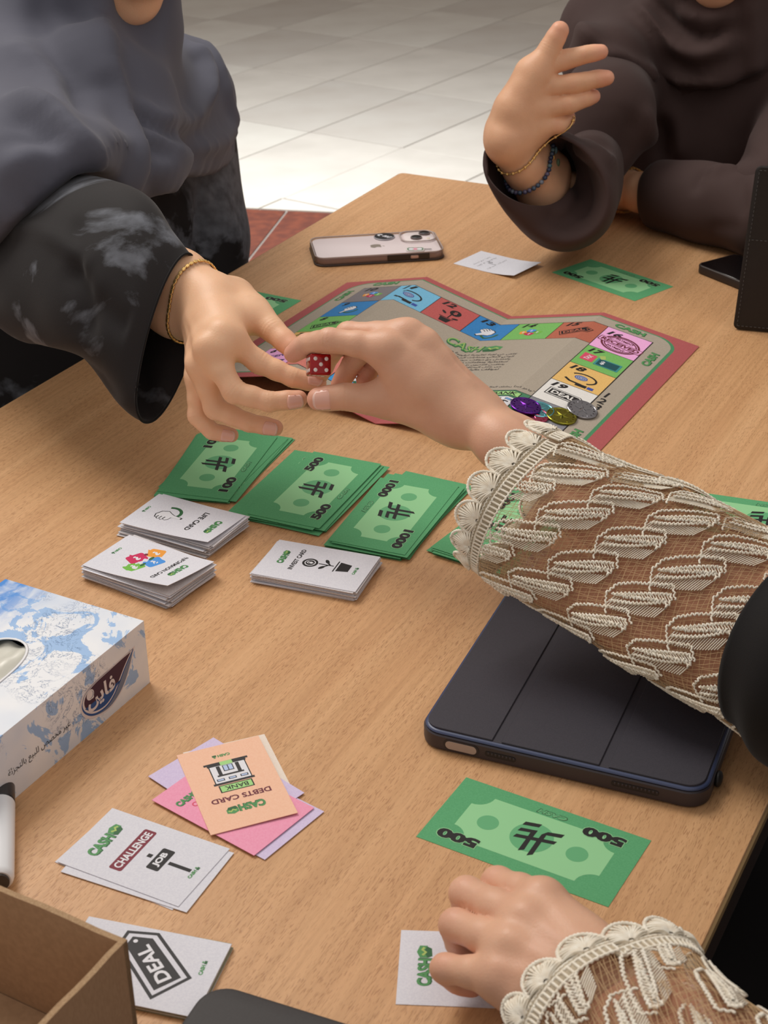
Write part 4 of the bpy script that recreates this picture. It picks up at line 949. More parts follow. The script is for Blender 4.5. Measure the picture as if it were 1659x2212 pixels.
def build_black_phone():
    A = np.array([.3570, 1.6960]); a = math.atan2(-.0479, .0307); d = np.array([math.cos(a), math.sin(a)]); e = np.array([-d[1], d[0]])
    L, Wd = .105, .062; c = A + d * L / 2 + e * Wd / 2 - e * .002
    t = empty('smartphone', (c[0], c[1], TH + .0001), a); tag(t, 'black phone lying flat behind the standing tablet', 'phone')
    s = slab('body', rr_fn(L, Wd, .009), [(0, .0012), (.001, 0), (.0088, 0), (.0098, .001)], mat('brown_black_case', (50, 38, 32), .45), t); crisp(s, 50)
    crisp(slab('screen', rr_fn(L - .004, Wd - .004, .007), [(.0097, 0), (.0101, .0004)], mat('phone_screen_black', (16, 14, 16), .08), t), 40)
build_black_phone()
def build_stand_tablet():
    blk = grain('black_leatherette', (36, 32, 31), (42, 38, 36), 1600, .55, .2, 2, bdist=.0002); st = mat('grey_stitching', (90, 88, 88), .6)
    b0 = at(1583, 712, 0); a = R(-16.7); d = np.array([math.cos(a), math.sin(a), 0]); top = at(1633, 359, .168)
    up = top - b0; up -= d * (up @ d); up /= np.linalg.norm(up); n = np.cross(d, up)
    t = empty('tablet_stand_case'); tag(t, 'black stitched folio case standing open on the right edge', 'tablet case')
    Wd, Hh = .25, .168; sk = (top - b0) @ d
    P0 = b0 + np.array([0, 0, .001])
    Mx = Matrix(((d[0], up[0], n[0], P0[0]), (d[1], up[1], n[1], P0[1]), (d[2], up[2], n[2], P0[2]), (0, 0, 0, 1)))
    t.matrix_world = Mx
    # leaning panel: sheared outline so its free edge follows the folio
    def fn(i): return [(x + Wd / 2 + sk * (y + Hh / 2) / Hh, y + Hh / 2) for x, y in rrect(Wd - 2 * i, Hh - 2 * i, .006, 6)]
    crisp(slab('folio_panel', fn, [(-.004, .001), (-.003, 0), (0, 0), (.001, .001)], blk, t), 40)
    L = []
    for P in ([(.004, .004), (.004 + sk, Hh - .004)], [(.004 + sk, Hh - .004), (Wd - .01, Hh - .004)], [(.006 + sk * .55, Hh * .56), (Wd, Hh * .56)], [(.004, .004), (Wd, .004)]):
        a_, b_ = np.array(P[0]), np.array(P[1]); k = int(np.linalg.norm(b_ - a_) / .0042)
        for j in range(k):
            q0 = a_ + (b_ - a_) * j / k; q1 = a_ + (b_ - a_) * (j + .55) / k; L.append(np.array([(q0[0], q0[1], .0012), (q1[0], q1[1], .0012)]))
    V, F = tubes(L, .0003, 4); from_np('stitching', V, F, st, t)
    tb = empty('tablet_computer'); tag(tb, 'tablet with a green-grey top rim held in the standing case', 'tablet'); tb.matrix_world = Mx
    x0 = .003; y0 = .022
    tp = at(1646, 311, .188); loc = np.array(Mx.inverted() @ Vector(tp))
    wd, hh = .245, .176
    def fn2(i): return [(x + wd / 2 + .012 + sk * (y + hh / 2) / hh, y + hh / 2 + .016) for x, y in rrect(wd - 2 * i, hh - 2 * i, .009, 6)]
    crisp(slab('body', fn2, [(-.0135, .001), (-.0125, 0), (-.0065, 0), (-.0058, .001)], mat('tablet_dark', (40, 36, 37), .35, .3), tb), 40)
    V, F = tubes([np.array([(x, y, -.0130) for x, y in fn2(.0004)])], .0010, 5, True); from_np('metal_rim', V, F, mat('green_grey_rim', (108, 124, 116), .3, .6), tb)
    s_ = sk * .97
    c_ = box('pink_label', (.022 + s_, .060 + s_, hh - .006, hh + .0095, -.0058, -.0053), mat('label_pink', (214, 120, 150), .5), tb)
build_stand_tablet()

# ---------------------------------------------------------------- tissue box
def tissue_mat():
    m = mat('tissue_box_print', (236, 238, 242), .45, spec=.4); n, l, b = nodes(m); tc = add(n, 'ShaderNodeTexCoord')
    def nz(scale, det, rough=.5, dist=0, st=(1, 1, 1), loc=(0, 0, 0)):
        mp = add(n, 'ShaderNodeMapping'); mp.inputs['Scale'].default_value = st; mp.inputs['Location'].default_value = loc; l.new(tc.outputs['Object'], mp.inputs[0])
        t = add(n, 'ShaderNodeTexNoise', Scale=scale, Detail=det, Roughness=rough, Distortion=dist); l.new(mp.outputs[0], t.inputs['Vector']); return t.outputs['Fac']
    def thr(src, lo, hi):
        r = add(n, 'ShaderNodeMapRange'); r.inputs['From Min'].default_value = lo; r.inputs['From Max'].default_value = hi; l.new(src, r.inputs[0]); return r.outputs[0]
    def mix(f, a, c):
        x = add(n, 'ShaderNodeMix', data_type='RGBA'); l.new(f, x.inputs[0])
        if hasattr(a, 'links'): l.new(a, x.inputs[6])
        else: x.inputs[6].default_value = a
        x.inputs[7].default_value = c; return x.outputs[2]
    def mul(a, c):
        x = add(n, 'ShaderNodeMath', operation='MULTIPLY'); l.new(a, x.inputs[0]); l.new(c, x.inputs[1]); return x.outputs[0]
    c0 = mix(thr(nz(14, 3, .5), .42, .66), s2l((240, 242, 246)), s2l((214, 224, 240)))
    leaf = thr(nz(26, 5, .62, 1.6, loc=(3, 1, 0)), .535, .555); c1 = mix(leaf, c0, s2l((160, 194, 236)))
    # strong blue towards the box's left rear
    sx = add(n, 'ShaderNodeSeparateXYZ'); l.new(tc.outputs['Object'], sx.inputs[0])
    g = thr(sx.outputs[1], .070, .105); wv = thr(nz(18, 4, .6, 1.0, (1, 2.2, 1)), .38, .56); c2 = mix(mul(g, wv), c1, s2l((58, 138, 222)))
    br = nz(46, 6, .7, 2.5, loc=(7, 0, 2)); ab = add(n, 'ShaderNodeMath', operation='SUBTRACT'); l.new(br, ab.inputs[0]); ab.inputs[1].default_value = .5
    aa = add(n, 'ShaderNodeMath', operation='ABSOLUTE'); l.new(ab.outputs[0], aa.inputs[0])
    tw = thr(aa.outputs[0], .012, .004); gate = thr(nz(13, 2, .5, 0, loc=(2, 5, 1)), .57, .62); c3 = mix(mul(tw, gate), c2, s2l((70, 104, 150)))
    l.new(c3, b.inputs['Base Color']); return m
def build_tissue_box():
    C0 = np.array([-.1626, .8997, TH]); d = np.array([-.483, -.8755, 0]); d /= np.linalg.norm(d); back = np.array([-.8755, .483, 0]) / np.linalg.norm([.8755, .483]); out = -back
    D, Wd, Hh = .243, .1195, .050
    m = tissue_mat(); t = empty('tissue_box'); tag(t, 'blue and white tissue box with a drop-shaped emblem', 'tissue box')
    # local frame: x along the front face (reading direction), y towards the back, z up; origin at the front right corner
    X = -d; Mx = Matrix(((X[0], back[0], 0, C0[0]), (X[1], back[1], 0, C0[1]), (0, 0, 1, C0[2] + .0001), (0, 0, 0, 1))); t.matrix_world = Mx
    ox, oy = -.1, .058; rx, ry = .0785, .0225 + .0
    # top with a shaped opening
    n = 60; hole = []
    for k in range(n):
        a = 2 * math.pi * k / n; cx, cy = math.cos(a), math.sin(a)
        hole.append((-.1195 + .062 * cx, .0600 + .0265 * cy * (1 + .18 * math.cos(2 * a))))
    outer = []
    for k in range(n):
        a = 2 * math.pi * k / n; hx, hy = hole[k]; dx, dy = math.cos(a) * D, math.sin(a) * Wd; s = min(abs((D / 2) / dx) if dx else 9, abs((Wd / 2) / dy) if dy else 9); outer.append((-D / 2 + dx * s, Wd / 2 + dy * s))
    for q in ((0, 0), (0, Wd), (-D, 0), (-D, Wd)):
        k = min(range(n), key=lambda k: (outer[k][0] - q[0]) ** 2 + (outer[k][1] - q[1]) ** 2); outer[k] = q
    V = [(x, y, Hh) for x, y in outer] + [(x, y, Hh) for x, y in hole] + [(x, y, Hh - .0008) for x, y in hole]
    F = [(k, (k + 1) % n, n + (k + 1) % n, n + k) for k in range(n)] + [(n + k, n + (k + 1) % n, 2 * n + (k + 1) % n, 2 * n + k) for k in range(n)]
    b = len(V); V += [(0, 0, 0), (0, Wd, 0), (-D, Wd, 0), (-D, 0, 0), (0, 0, Hh), (0, Wd, Hh), (-D, Wd, Hh), (-D, 0, Hh)]
    F += [(b, b + 1, b + 5, b + 4), (b + 1, b + 2, b + 6, b + 5), (b + 2, b + 3, b + 7, b + 6), (b + 3, b, b + 4, b + 7), (b + 3, b + 2, b + 1, b)]
    from_vf('carton', V, F, m, t)
    H3 = np.array([(x, y, Hh + .0002) for x, y in hole]); V, F = tubes([H3], .0011, 5, True); V[:, 2] = Hh + .0002 + (V[:, 2] - Hh - .0002) * .3; from_np('opening_edge', V, F, mat('opening_white', (244, 244, 246), .5), t)
    # wrinkled film inside the opening
    V = []; F = []; N = 24; rr = np.random.RandomState(3)
    for i in range(N + 1):
        for j in range(N + 1):
            x = -.1195 + .064 * (2 * i / N - 1); y = .06 + .030 * (2 * j / N - 1)
            V.append((x, y, Hh - .004 + .0016 * math.sin(60 * x + 110 * y) + .0012 * math.sin(330 * y + 40 * x) + .0006 * math.sin(700 * x + 200 * y)))
    for i in range(N):
        for j in range(N): a = i * (N + 1) + j; F.append((a, a + N + 1, a + N + 2, a + 1))
    from_vf('plastic_film', V, F, mat('milky_film', (222, 220, 208), .3, spec=.6), t, True)
    p = Print(); ink('emblem_plum', (66, 38, 62)); ink('emblem_blue', (42, 84, 146)); ink('emblem_grey', (120, 130, 152)); ink('emblem_white', (226, 218, 220))
    def drop(s, m, z, dx=0, dy=0):
        K = [(-12, 37.2), (-20, 36.6), (-36, 35.8), (-50, 35.6), (-62, 34.4), (-70, 31), (-73, 25), (-71, 17), (-64, 10.5), (-52, 6.5), (-41, 6.8), (-30, 12), (-22, 20), (-16, 29)]
        c = np.array([-48, 22]); P = catmull(np.array(K + K[:1], float), 4)[:-1]; p.poly(c + (P - c) * s + [dx, dy], m, z)
    drop(1.0, 'emblem_white', 1); drop(.93, 'emblem_grey', 2, .6, .3)
    K2 = [(-15, 35.4), (-26, 35.3), (-42, 34.4), (-56, 33.6), (-66, 31), (-70.4, 25), (-68, 18), (-60, 12), (-49, 10), (-40, 13), (-33, 19), (-24, 28)]
    P = catmull(np.array(K2 + K2[:1], float), 4)[:-1]; c = np.array([-48, 22]); p.poly(c + (P - c) * 1.04 + [0, -.6], 'emblem_blue', 3)
    p.poly(c + (P - c) * 1.0 + [0, .4], 'emblem_white', 4); p.poly(c + (P - c) * .93 + [.2, .8], 'emblem_plum', 5)
    lo = [q for q in (c + (P - c) * .93 + [.2, .8])]; lo = [(x, min(y, 21)) for x, y in lo if True]; p.poly([(x, y) for x, y in lo], 'emblem_blue', 6)
    p.text(arabic('فاين'), -51, 22.5, 29, 15, 'emblem_white', 8, bold=.03); p.disc(-62, 28.4, 3.8, 'emblem_white', 8); p.disc(-61.6, 28.2, 2.8, 'emblem_grey', 9); p.disc(-62.2, 28.6, 2.7, 'emblem_white', 10)
    p.text(arabic('غير مخصص للبيع بالتجزئة'), -114, 19.6, 60, 7.2, 'dark', 3)
    pm = p.mesh('printed_front', lambda x, y, z: (x, -z - .00005, y)); c_ = bpy.data.objects.new('printed_front', pm); COL.objects.link(c_); c_.parent = t
build_tissue_box()

# ---------------------------------------------------------------- open cardboard box and marker
def build_carton():
    h = .08; c = np.array([-.12605, .56794]); a1, a2 = R(150.1), R(-119.3); e1 = np.array([math.cos(a1), math.sin(a1)]); e2 = np.array([math.cos(a2), math.sin(a2)])
    m = grain('kraft_outside', (168, 134, 104), (158, 124, 95), 260, .85, .15, 4, stretch=(1, 4, 1)); mi = grain('kraft_inside', (178, 144, 112), (168, 135, 104), 300, .85, .15, 4); edge = grain('kraft_cut_edge', (182, 152, 118), (164, 132, 100), 900, .9, .3, 3)
    t = empty('cardboard_box', (c[0], c[1], TH + .0001)); tag(t, 'open brown cardboard box in the lower left corner', 'box')
    L1, L2, th = .24, .17, .0032
    def wall(name, o, e, L, n):
        """upright panel from o along e; n = inward normal"""
        K = 14; V = []; F = []
        for s in (0, 1):
            for k in range(K + 1):
                w = .0005 * math.sin(k * 1.7 + L * 40) * (k not in (0, K)); p = o + e * L * k / K + n * th * s
                V += [(p[0], p[1], 0), (p[0], p[1], h + w)]
        A = 2 * (K + 1); mi_ = []
        for k in range(K):
            a = 2 * k; F.append((a, a + 2, a + 3, a + 1)); mi_.append(0); F.append((A + a + 2, A + a, A + a + 1, A + a + 3)); mi_.append(1); F.append((a + 1, a + 3, A + a + 3, A + a + 1)); mi_.append(2)
        for a in (0, 2 * K): F.append((a, a + 1, A + a + 1, A + a)); mi_.append(2)
        return from_vf(name, V, F, [m, mi, edge], t, False, mi_)
    z = np.zeros(2)
    wall('side_panel', z, e1, L1, e2); wall('side_panel', z, e2, L2, e1); wall('side_panel', e2 * L2, e1, L1, -e2); wall('side_panel', e1 * L1, e2, L2, -e1)
    q = [e1 * th + e2 * th, e1 * th + e2 * L2, e1 * L1 + e2 * L2, e1 * L1 + e2 * th]
    from_vf('bottom_panel', [(x[0], x[1], .003) for x in q] + [(x[0], x[1], 0) for x in q], [(0, 1, 2, 3), (7, 6, 5, 4), (0, 4, 5, 1), (1, 5, 6, 2), (2, 6, 7, 3), (3, 7, 4, 0)], grain('kraft_floor', (190, 158, 124), (178, 146, 112), 300, .85, .1), t)
    bm = bmesh.new()
    o = from_vf('inner_flap', [tuple(e1 * (th + .0005) + e2 * (th + .0005)) + (.0035,), tuple(e1 * (th + .0005) + e2 * .07) + (.0045,), tuple(e1 * (L1 - th) + e2 * .07) + (.0045,), tuple(e1 * (L1 - th) + e2 * (th + .0005)) + (.0035,)] , [(0, 1, 2, 3)], mi, t)
    s = o.modifiers.new('thick', 'SOLIDIFY'); s.thickness = .0015
build_carton()
def build_marker():
    a = np.array([-.2350, .7600]); b = np.array([-.2215, .6890]); d = (b - a) / np.linalg.norm(b - a)
    t = empty('marker_pen', (a[0], a[1], TH + .0086), math.atan2(d[1], d[0])); tag(t, 'white marker pen between the tissue box and the cardboard box', 'marker')
    def lathe(name, prof, m):
        V = []; F = []; n = 28
        for x, r in prof:
            for k in range(n): q = 2 * math.pi * k / n; V.append((x, r * math.cos(q), r * math.sin(q)))
        for i in range(len(prof) - 1):
            for k in range(n): F.append((i * n + k, (i + 1) * n + k, (i + 1) * n + (k + 1) % n, i * n + (k + 1) % n))
        F.append(tuple(range(n))); F.append(tuple(range(len(V) - 1, len(V) - n - 1, -1))); return crisp(from_vf(name, V, F, m, t), 40)
    lathe('barrel', [(0, .0070), (.001, .0083), (.066, .0083), (.0685, .0078), (.070, .0066)], mat('marker_white', (236, 238, 242), .25))
    lathe('cap', [(-.034, .006), (-.032, .0078), (-.001, .0082), (0, .0072)], mat('marker_cap', (44, 42, 44), .3))
    lathe('end_plug', [(.0695, .0058), (.0715, .0056), (.072, .004)], mat('marker_plug', (60, 54, 50), .4))
build_marker()
# ================================================================ SKIN
def skin_mat(name, base, warm, dark):
    m = mat(name, base, .46, spec=.4); n, l, b = nodes(m)
    tc = add(n, 'ShaderNodeTexCoord'); at_ = add(n, 'ShaderNodeAttribute', attribute_name='warm')
    nz = add(n, 'ShaderNodeTexNoise', Scale=38.0, Detail=5.0, Roughness=.6); l.new(tc.outputs['Object'], nz.inputs['Vector'])
    cr = add(n, 'ShaderNodeValToRGB'); e = cr.color_ramp.elements; e[0].position = .35; e[1].position = .68; e[0].color = s2l(dark); e[1].color = s2l(base); l.new(nz.outputs['Fac'], cr.inputs[0])
    mx = add(n, 'ShaderNodeMix', data_type='RGBA'); l.new(at_.outputs['Fac'], mx.inputs[0]); l.new(cr.outputs[0], mx.inputs[6]); mx.inputs[7].default_value = s2l(warm)
    l.new(mx.outputs[2], b.inputs['Base Color'])
    b.inputs['Subsurface Weight'].default_value = .18; b.inputs['Subsurface Radius'].default_value = (.9, .35, .2); b.inputs['Subsurface Scale'].default_value = .006
    n2 = add(n, 'ShaderNodeTexNoise', Scale=900.0, Detail=3.0); l.new(tc.outputs['Object'], n2.inputs['Vector'])
    n3 = add(n, 'ShaderNodeTexVoronoi', Scale=620.0); l.new(tc.outputs['Object'], n3.inputs['Vector'])
    ad = add(n, 'ShaderNodeMath', operation='ADD'); l.new(n2.outputs['Fac'], ad.inputs[0]); l.new(n3.outputs['Distance'], ad.inputs[1])
    bp = add(n, 'ShaderNodeBump', Strength=.22, Distance=.0003); l.new(ad.outputs[0], bp.inputs['Height']); l.new(bp.outputs[0], b.inputs['Normal'])
    return m
SKIN_A = skin_mat('skin_warm_light', (240, 194, 158), (232, 160, 136), (235, 186, 149))
SKIN_B = skin_mat('skin_rosy', (228, 180, 150), (222, 150, 130), (220, 170, 142))
SKIN_D = skin_mat('skin_tan_light', (234, 184, 148), (230, 154, 134), (226, 174, 139))
NAIL = mat('nail_pink', (234, 180, 162), .22, spec=.6, Coat_Weight=.3)
NAILF = mat('nail_free_edge', (236, 196, 182), .25)

def hand_field(Wr, fing, thumb, elbow, dors, vox=.00115, arm_len=.09, wide=.0125, sc=1.0, arm_r=None, web=.2, kf=.0065, cb=1.0):
    """one hand with its forearm as a single distance field.
    Wr wrist point, fing = 4 lists of joints [MCP, PIP, DIP, tip], thumb = [CMC, MCP, IP, tip], dors = back-of-hand direction"""
    Wr = np.array(Wr); elbow = np.array(elbow)
    fa = (elbow - Wr) / np.linalg.norm(elbow - Wr)
    lat = fing[0][0] - fing[3][0]; lat /= np.linalg.norm(lat)
    n = np.cross(lat, fing[1][0] - Wr); n /= np.linalg.norm(n)
    if n @ dors < 0: n = -n
    end = Wr + fa * arm_len
    pts = np.vstack([np.vstack(f) for f in fing] + [np.vstack(thumb), [Wr], [end]])
    F = Field(pts.min(0) - .035, pts.max(0) + .035, vox)
    G = F.new(); c = F.cone
    # wrist and forearm: flattened by laying two cones side by side
    wl = lat - fa * (lat @ fa); wl /= np.linalg.norm(wl)
    r0, r1 = arm_r or (.0185, .0255)
    for s in (-1, 1): c(G, Wr + wl * s * wide * .62 - fa * .012, Wr + wl * s * wide + fa * .03, r0 * .98, r0, .012); c(G, Wr + wl * s * wide + fa * .03, end + wl * s * wide * .9, r0, r1, .012)
    base = [(.0185, .66), (.0195, .3), (.0185, -.25), (.017, -.75)]
    rad = [(.0112, .0092, .0078, .0068), (.0114, .0094, .0080, .0069), (.0108, .0088, .0075, .0065), (.0098, .0078, .0066, .0057)]
    for f, (rb, o), r in zip(fing, base, rad):
        st = Wr + wl * wide * 1.3 * o - fa * .010 - n * .002
        c(G, st, f[0] - n * .0035, rb * sc * .95 * cb, (r[0] + .0012) * sc, .016)
        c(G, st * .45 + f[0] * .55 - n * .0075, f[0] - n * .0085 - fa * .004, .012 * sc, .0092 * sc, .012)      # palm flesh
    for a, b in ((0, 1), (1, 2), (2, 3)):
        m0 = fing[a][0] * (1 - web) + Wr * web; m1 = fing[b][0] * (1 - web) + Wr * web; c(G, m0 - n * .004, m1 - n * .004, .0112 * sc, .0108 * sc, .010)
    # thenar mass and web
    T = thumb
    c(G, T[0] - n * .001, T[1], .0165 * sc, .0125 * sc, .016); c(G, T[0] * .5 + Wr * .5 - n * .006, T[0] - n * .003, .016 * sc, .0165 * sc, .014)
    c(G, T[1] * .72 + fing[0][0] * .28 - n * .004, fing[0][0] * .62 + Wr * .38 - n * .006, .0078 * sc, .012 * sc, .016)
    c(G, T[0] * .4 + T[1] * .6, fing[0][0] * .5 + Wr * .5 - n * .004, .010 * sc, .013 * sc, .014)
    # pinky side heel of the hand
    c(G, Wr - wl * wide * .8 - fa * .012 - n * .005, fing[3][0] * .75 + Wr * .25 - n * .006, .0155 * sc, .0105 * sc, .012)
    palm = G.copy()
    for f, r in zip(fing, rad):                            # knuckle heads
        F.ell(palm, f[0] + n * .0006, np.eye(3) * r[0] * .90 * sc, .008)
    out = palm.copy()
    def finger(J, r, kb, bulge=1.03):
        H = F.new(); r = [x * sc for x in r]
        for i in range(3):
            a, b = J[i], J[i + 1]; m = (a + b) / 2
            ra, rb_ = r[i] * (1 if i else .98), r[i + 1]
            c(H, a, m, ra, (ra + rb_) / 2 * .965, .004); c(H, m, b, (ra + rb_) / 2 * .965, rb_ * (bulge if i < 2 else 1.0), .004)
        d = J[3] - J[2]; d /= np.linalg.norm(d); c(H, J[3] - d * .007, J[3], r[3] * 1.06, r[3] * .93, .003)
        return smin(palm, H, kb)
    for f, r in zip(fing, rad): out = np.minimum(out, finger(f, r, kf))
    out = np.minimum(out, finger([T[1], (T[1] * .5 + T[2] * .5), T[2], T[3]], (.0122, .0112, .0100, .0086), .010))
    V, Q = F.mesh(out, 3)
    # warm tint towards fingertips and knuckles
    tips = [f[3] for f in fing] + [T[3]]; w = np.zeros(len(V))
    for t in tips: w = np.maximum(w, np.exp(-(np.linalg.norm(V - t, axis=1) / .012) ** 2) * .75)
    for f in fing:
        for j in (1, 2): w = np.maximum(w, np.exp(-(np.linalg.norm(V - f[j] - n * .006, axis=1) / .006) ** 2) * .28)
    # fine relief: creases across the finger joints, tendons along the back of the hand
    N = vnormals(V, Q); D = np.zeros(len(V))
    for f, r in zip(fing + [[T[1], T[1], T[2], T[3]]], rad + [(.0122, .0112, .0100, .0086)]):
        for j in (1, 2):
            ax = f[j + 1] - f[j - 1]; L = np.linalg.norm(ax)
            if L < 1e-4: continue
            ax = ax / L; q = V - f[j]; t = q @ ax; rr = np.linalg.norm(q - t[:, None] * ax, axis=1)
            D -= .00035 * np.exp(-(t / .0009) ** 2) * (rr < r[j] * 1.4); D -= .00022 * np.exp(-((t - .0028) / .0008) ** 2) * (rr < r[j] * 1.4); D -= .0002 * np.exp(-((t + .0026) / .0008) ** 2) * (rr < r[j] * 1.4)
    for f in fing:
        a = Wr * .65 + f[0] * .35 + n * .014; b = f[0] + n * .009; d = b - a; L2 = d @ d; t = np.clip((V - a) @ d / L2, 0, 1); dist = np.linalg.norm(V - a - t[:, None] * d, axis=1)
        D += .0009 * np.exp(-(dist / .0045) ** 2) * np.clip(N @ n, 0, 1)
    for a_, b_ in ((0, 1), (1, 2), (2, 3)):
        g = (fing[a_][0] + fing[b_][0]) / 2 + n * .006; D -= .0016 * np.exp(-(np.linalg.norm(V - g, axis=1) / .0058) ** 2) * np.clip(N @ n, 0, 1)
    V = V + N * D[:, None]
    return V, Q, w, n
def nail(J2, J3, r, up, parent, side=None, free=.0012, wd=.80, ln=1.0):
    """a curved nail plate on the back of the last joint"""
    r = r * 1.10 + .0003; d = J3 - J2; L = np.linalg.norm(d); d /= L; u = up - d * (up @ d); u /= np.linalg.norm(u); s = np.cross(d, u)
    V = []; nu, nv = 9, 11; a0 = 1.02 * wd
    for i in range(nu):
        t = i / (nu - 1)
        for j in range(nv):
            q = -1 + 2 * j / (nv - 1); end = (1 - abs(q) ** 3 * .22) if t > .5 else 1; rr = r * (1.045 - .10 * t)
            x = (-.0092 * ln + (.0112 * ln + free) * t * end) ; x = x if t > .15 else x + (1 - t / .15) * .0016 * abs(q) ** 2
            a = a0 * q * (1 if t > .1 else .92)
            V.append(J3 + d * x + u * (rr * math.cos(a) + (-.0006 if t == 0 else 0)) + s * rr * math.sin(a))
    F = [(i * nv + j, (i + 1) * nv + j, (i + 1) * nv + j + 1, i * nv + j + 1) for i in range(nu - 1) for j in range(nv - 1)]
    mi = [1 if i == nu - 2 else 0 for i in range(nu - 1) for j in range(nv - 1)]
    o = from_vf('fingernail', V, F, [NAIL, NAILF], parent, True, mi); m = o.modifiers.new('thick', 'SOLIDIFY'); m.thickness = .0006; m.offset = 0; return o
def merge(parts):
    """join several (V, F, warm) meshes into one"""
    VV = []; FF = []; WW = []; b = 0
    for V, F, w in parts: VV.append(V); FF.append(F + b); WW.append(w); b += len(V)
    return np.vstack(VV), np.vstack(FF), np.concatenate(WW)
def body_obj(V, F, w, m, parent):
    o = from_np('body', V, F, m, parent); a = o.data.attributes.new('warm', 'FLOAT', 'POINT'); a.data.foreach_set('value', w.astype(np.float32)); return o
def J(*L): return [at(*p) for p in L]

# hand joints: points above the table, found along the photograph's lines of sight at the heights bone lengths allow
A_W = at(436, 664, .150)
A_F = [J((480, 722, .155), (560, 783, .132), (634, 816, .122), (687, 828, .117)), J((450, 752, .147), (506, 846, .118), (583, 868, .112), (645, 862, .113)),
       J((432, 788, .131), (464, 882, .096), (538, 913, .086), (594, 924, .082)), J((428, 818, .113), (426, 898, .085), (458, 932, .073), (500, 940, .069))]
A_T = J((500, 646, .150), (545, 670, .155), (590, 714, .147), (630, 750, .140))
A_E = at(170, 515, .172)
B_W = at(1040, 912, .118)
B_F = [J((838, 752, .169), (712, 735, .171), (662, 743, .162), (633, 764, .153)), J((880, 724, .174), (752, 722, .168), (712, 766, .143), (692, 808, .124)),
       J((915, 745, .168), (797, 741, .163), (760, 786, .143), (733, 831, .126)), J((945, 785, .150), (852, 762, .155), (808, 788, .140), (786, 823, .130))]
B_T = J((962, 892, .120), (848, 868, .124), (745, 857, .130), (688, 862, .128))
B_E = at(1690, 1385, .045)
C_W = at(1375, 2215, .050)
C_F = [J((1172, 1944, .058), (1075, 1908, .040), (1076, 1946, .022), (1100, 1975, .012)), J((1138, 1990, .057), (1008, 1930, .041), (1010, 1975, .021), (1040, 2000, .012)),
       J((1105, 2046, .053), (984, 1998, .038), (992, 2036, .020), (1026, 2052, .012)), J((1080, 2108, .045), (962, 2092, .030), (985, 2116, .016), (1020, 2130, .011))]
C_T = J((1300, 2110, .030), (1235, 2062, .016), (1185, 2020, .010), (1150, 1995, .010))
C_E = at(1900, 2700, .085)
D_W = at(1108, 305, .143)
D_F = [J((1142, 158, .216), (1225, 128, .230), (1268, 117, .236), (1298, 112, .238)), J((1152, 192, .200), (1240, 181, .206), (1286, 171, .210), (1311, 168, .212)),
       J((1162, 236, .180), (1228, 226, .185), (1262, 214, .189), (1282, 208, .190)), J((1168, 272, .162), (1206, 270, .163), (1226, 258, .166), (1228, 250, .168))]
D_T = J((1112, 235, .180), (1160, 160, .216), (1188, 104, .242), (1209, 66, .260))
D_E = at(1232, 470, .035)
# ================================================================ CLOTH
def cloth(name, rgb, rgb2, sheen=.25, rough=.8, weave=1500, bump=.25, scale=6):
    m = grain(name, rgb, rgb2, scale, rough, 0, 4, spec=.2, lo=.35, hi=.7); n, l, b = nodes(m)
    b.inputs['Sheen Weight'].default_value = sheen; b.inputs['Sheen Roughness'].default_value = .4
    tc = [x for x in n if x.type == 'TEX_COORD'][0]
    w = add(n, 'ShaderNodeTexNoise', Scale=weave, Detail=2.0); l.new(tc.outputs['Object'], w.inputs['Vector'])
    bp = add(n, 'ShaderNodeBump', Strength=bump, Distance=.0004); l.new(w.outputs['Fac'], bp.inputs['Height']); l.new(bp.outputs[0], b.inputs['Normal']); return m
GREY = cloth('slate_crepe', (94, 95, 108), (86, 87, 99), .12); BROWN = cloth('brown_crepe', (72, 56, 54), (66, 51, 49), .06); BLACK = cloth('black_crepe', (26, 23, 24), (20, 18, 19), .1)
def brushed_black():
    m = cloth('black_brush_print', (40, 37, 38), (34, 31, 32), .12, .75); n, l, b = nodes(m); tc = [x for x in n if x.type == 'TEX_COORD'][0]
    mp = add(n, 'ShaderNodeMapping'); mp.inputs['Scale'].default_value = (1, 1.7, 1.2); mp.inputs['Rotation'].default_value = (.5, .3, .6); l.new(tc.outputs['Object'], mp.inputs[0])
    a = add(n, 'ShaderNodeTexNoise', Scale=7.5, Detail=7.0, Roughness=.55, Distortion=.6); l.new(mp.outputs[0], a.inputs['Vector'])
    r = add(n, 'ShaderNodeValToRGB'); e = r.color_ramp.elements; e[0].position = .50; e[1].position = .56; e[0].color = (0, 0, 0, 1); e[1].color = (1, 1, 1, 1); l.new(a.outputs['Fac'], r.inputs[0])
    s = add(n, 'ShaderNodeTexNoise', Scale=60.0, Detail=4.0); l.new(mp.outputs[0], s.inputs['Vector'])
    mu = add(n, 'ShaderNodeMath', operation='MULTIPLY'); l.new(r.outputs[0], mu.inputs[0]); l.new(s.outputs['Fac'], mu.inputs[1])
    src = b.inputs['Base Color'].links[0].from_socket
    mx = add(n, 'ShaderNodeMix', data_type='RGBA'); l.new(mu.outputs[0], mx.inputs[0]); l.new(src, mx.inputs[6]); mx.inputs[7].default_value = s2l((128, 132, 142)); l.new(mx.outputs[2], b.inputs['Base Color']); return m
BRUSH = brushed_black()
GOLD = mat('gold_links', (240, 200, 130), .36, .9)

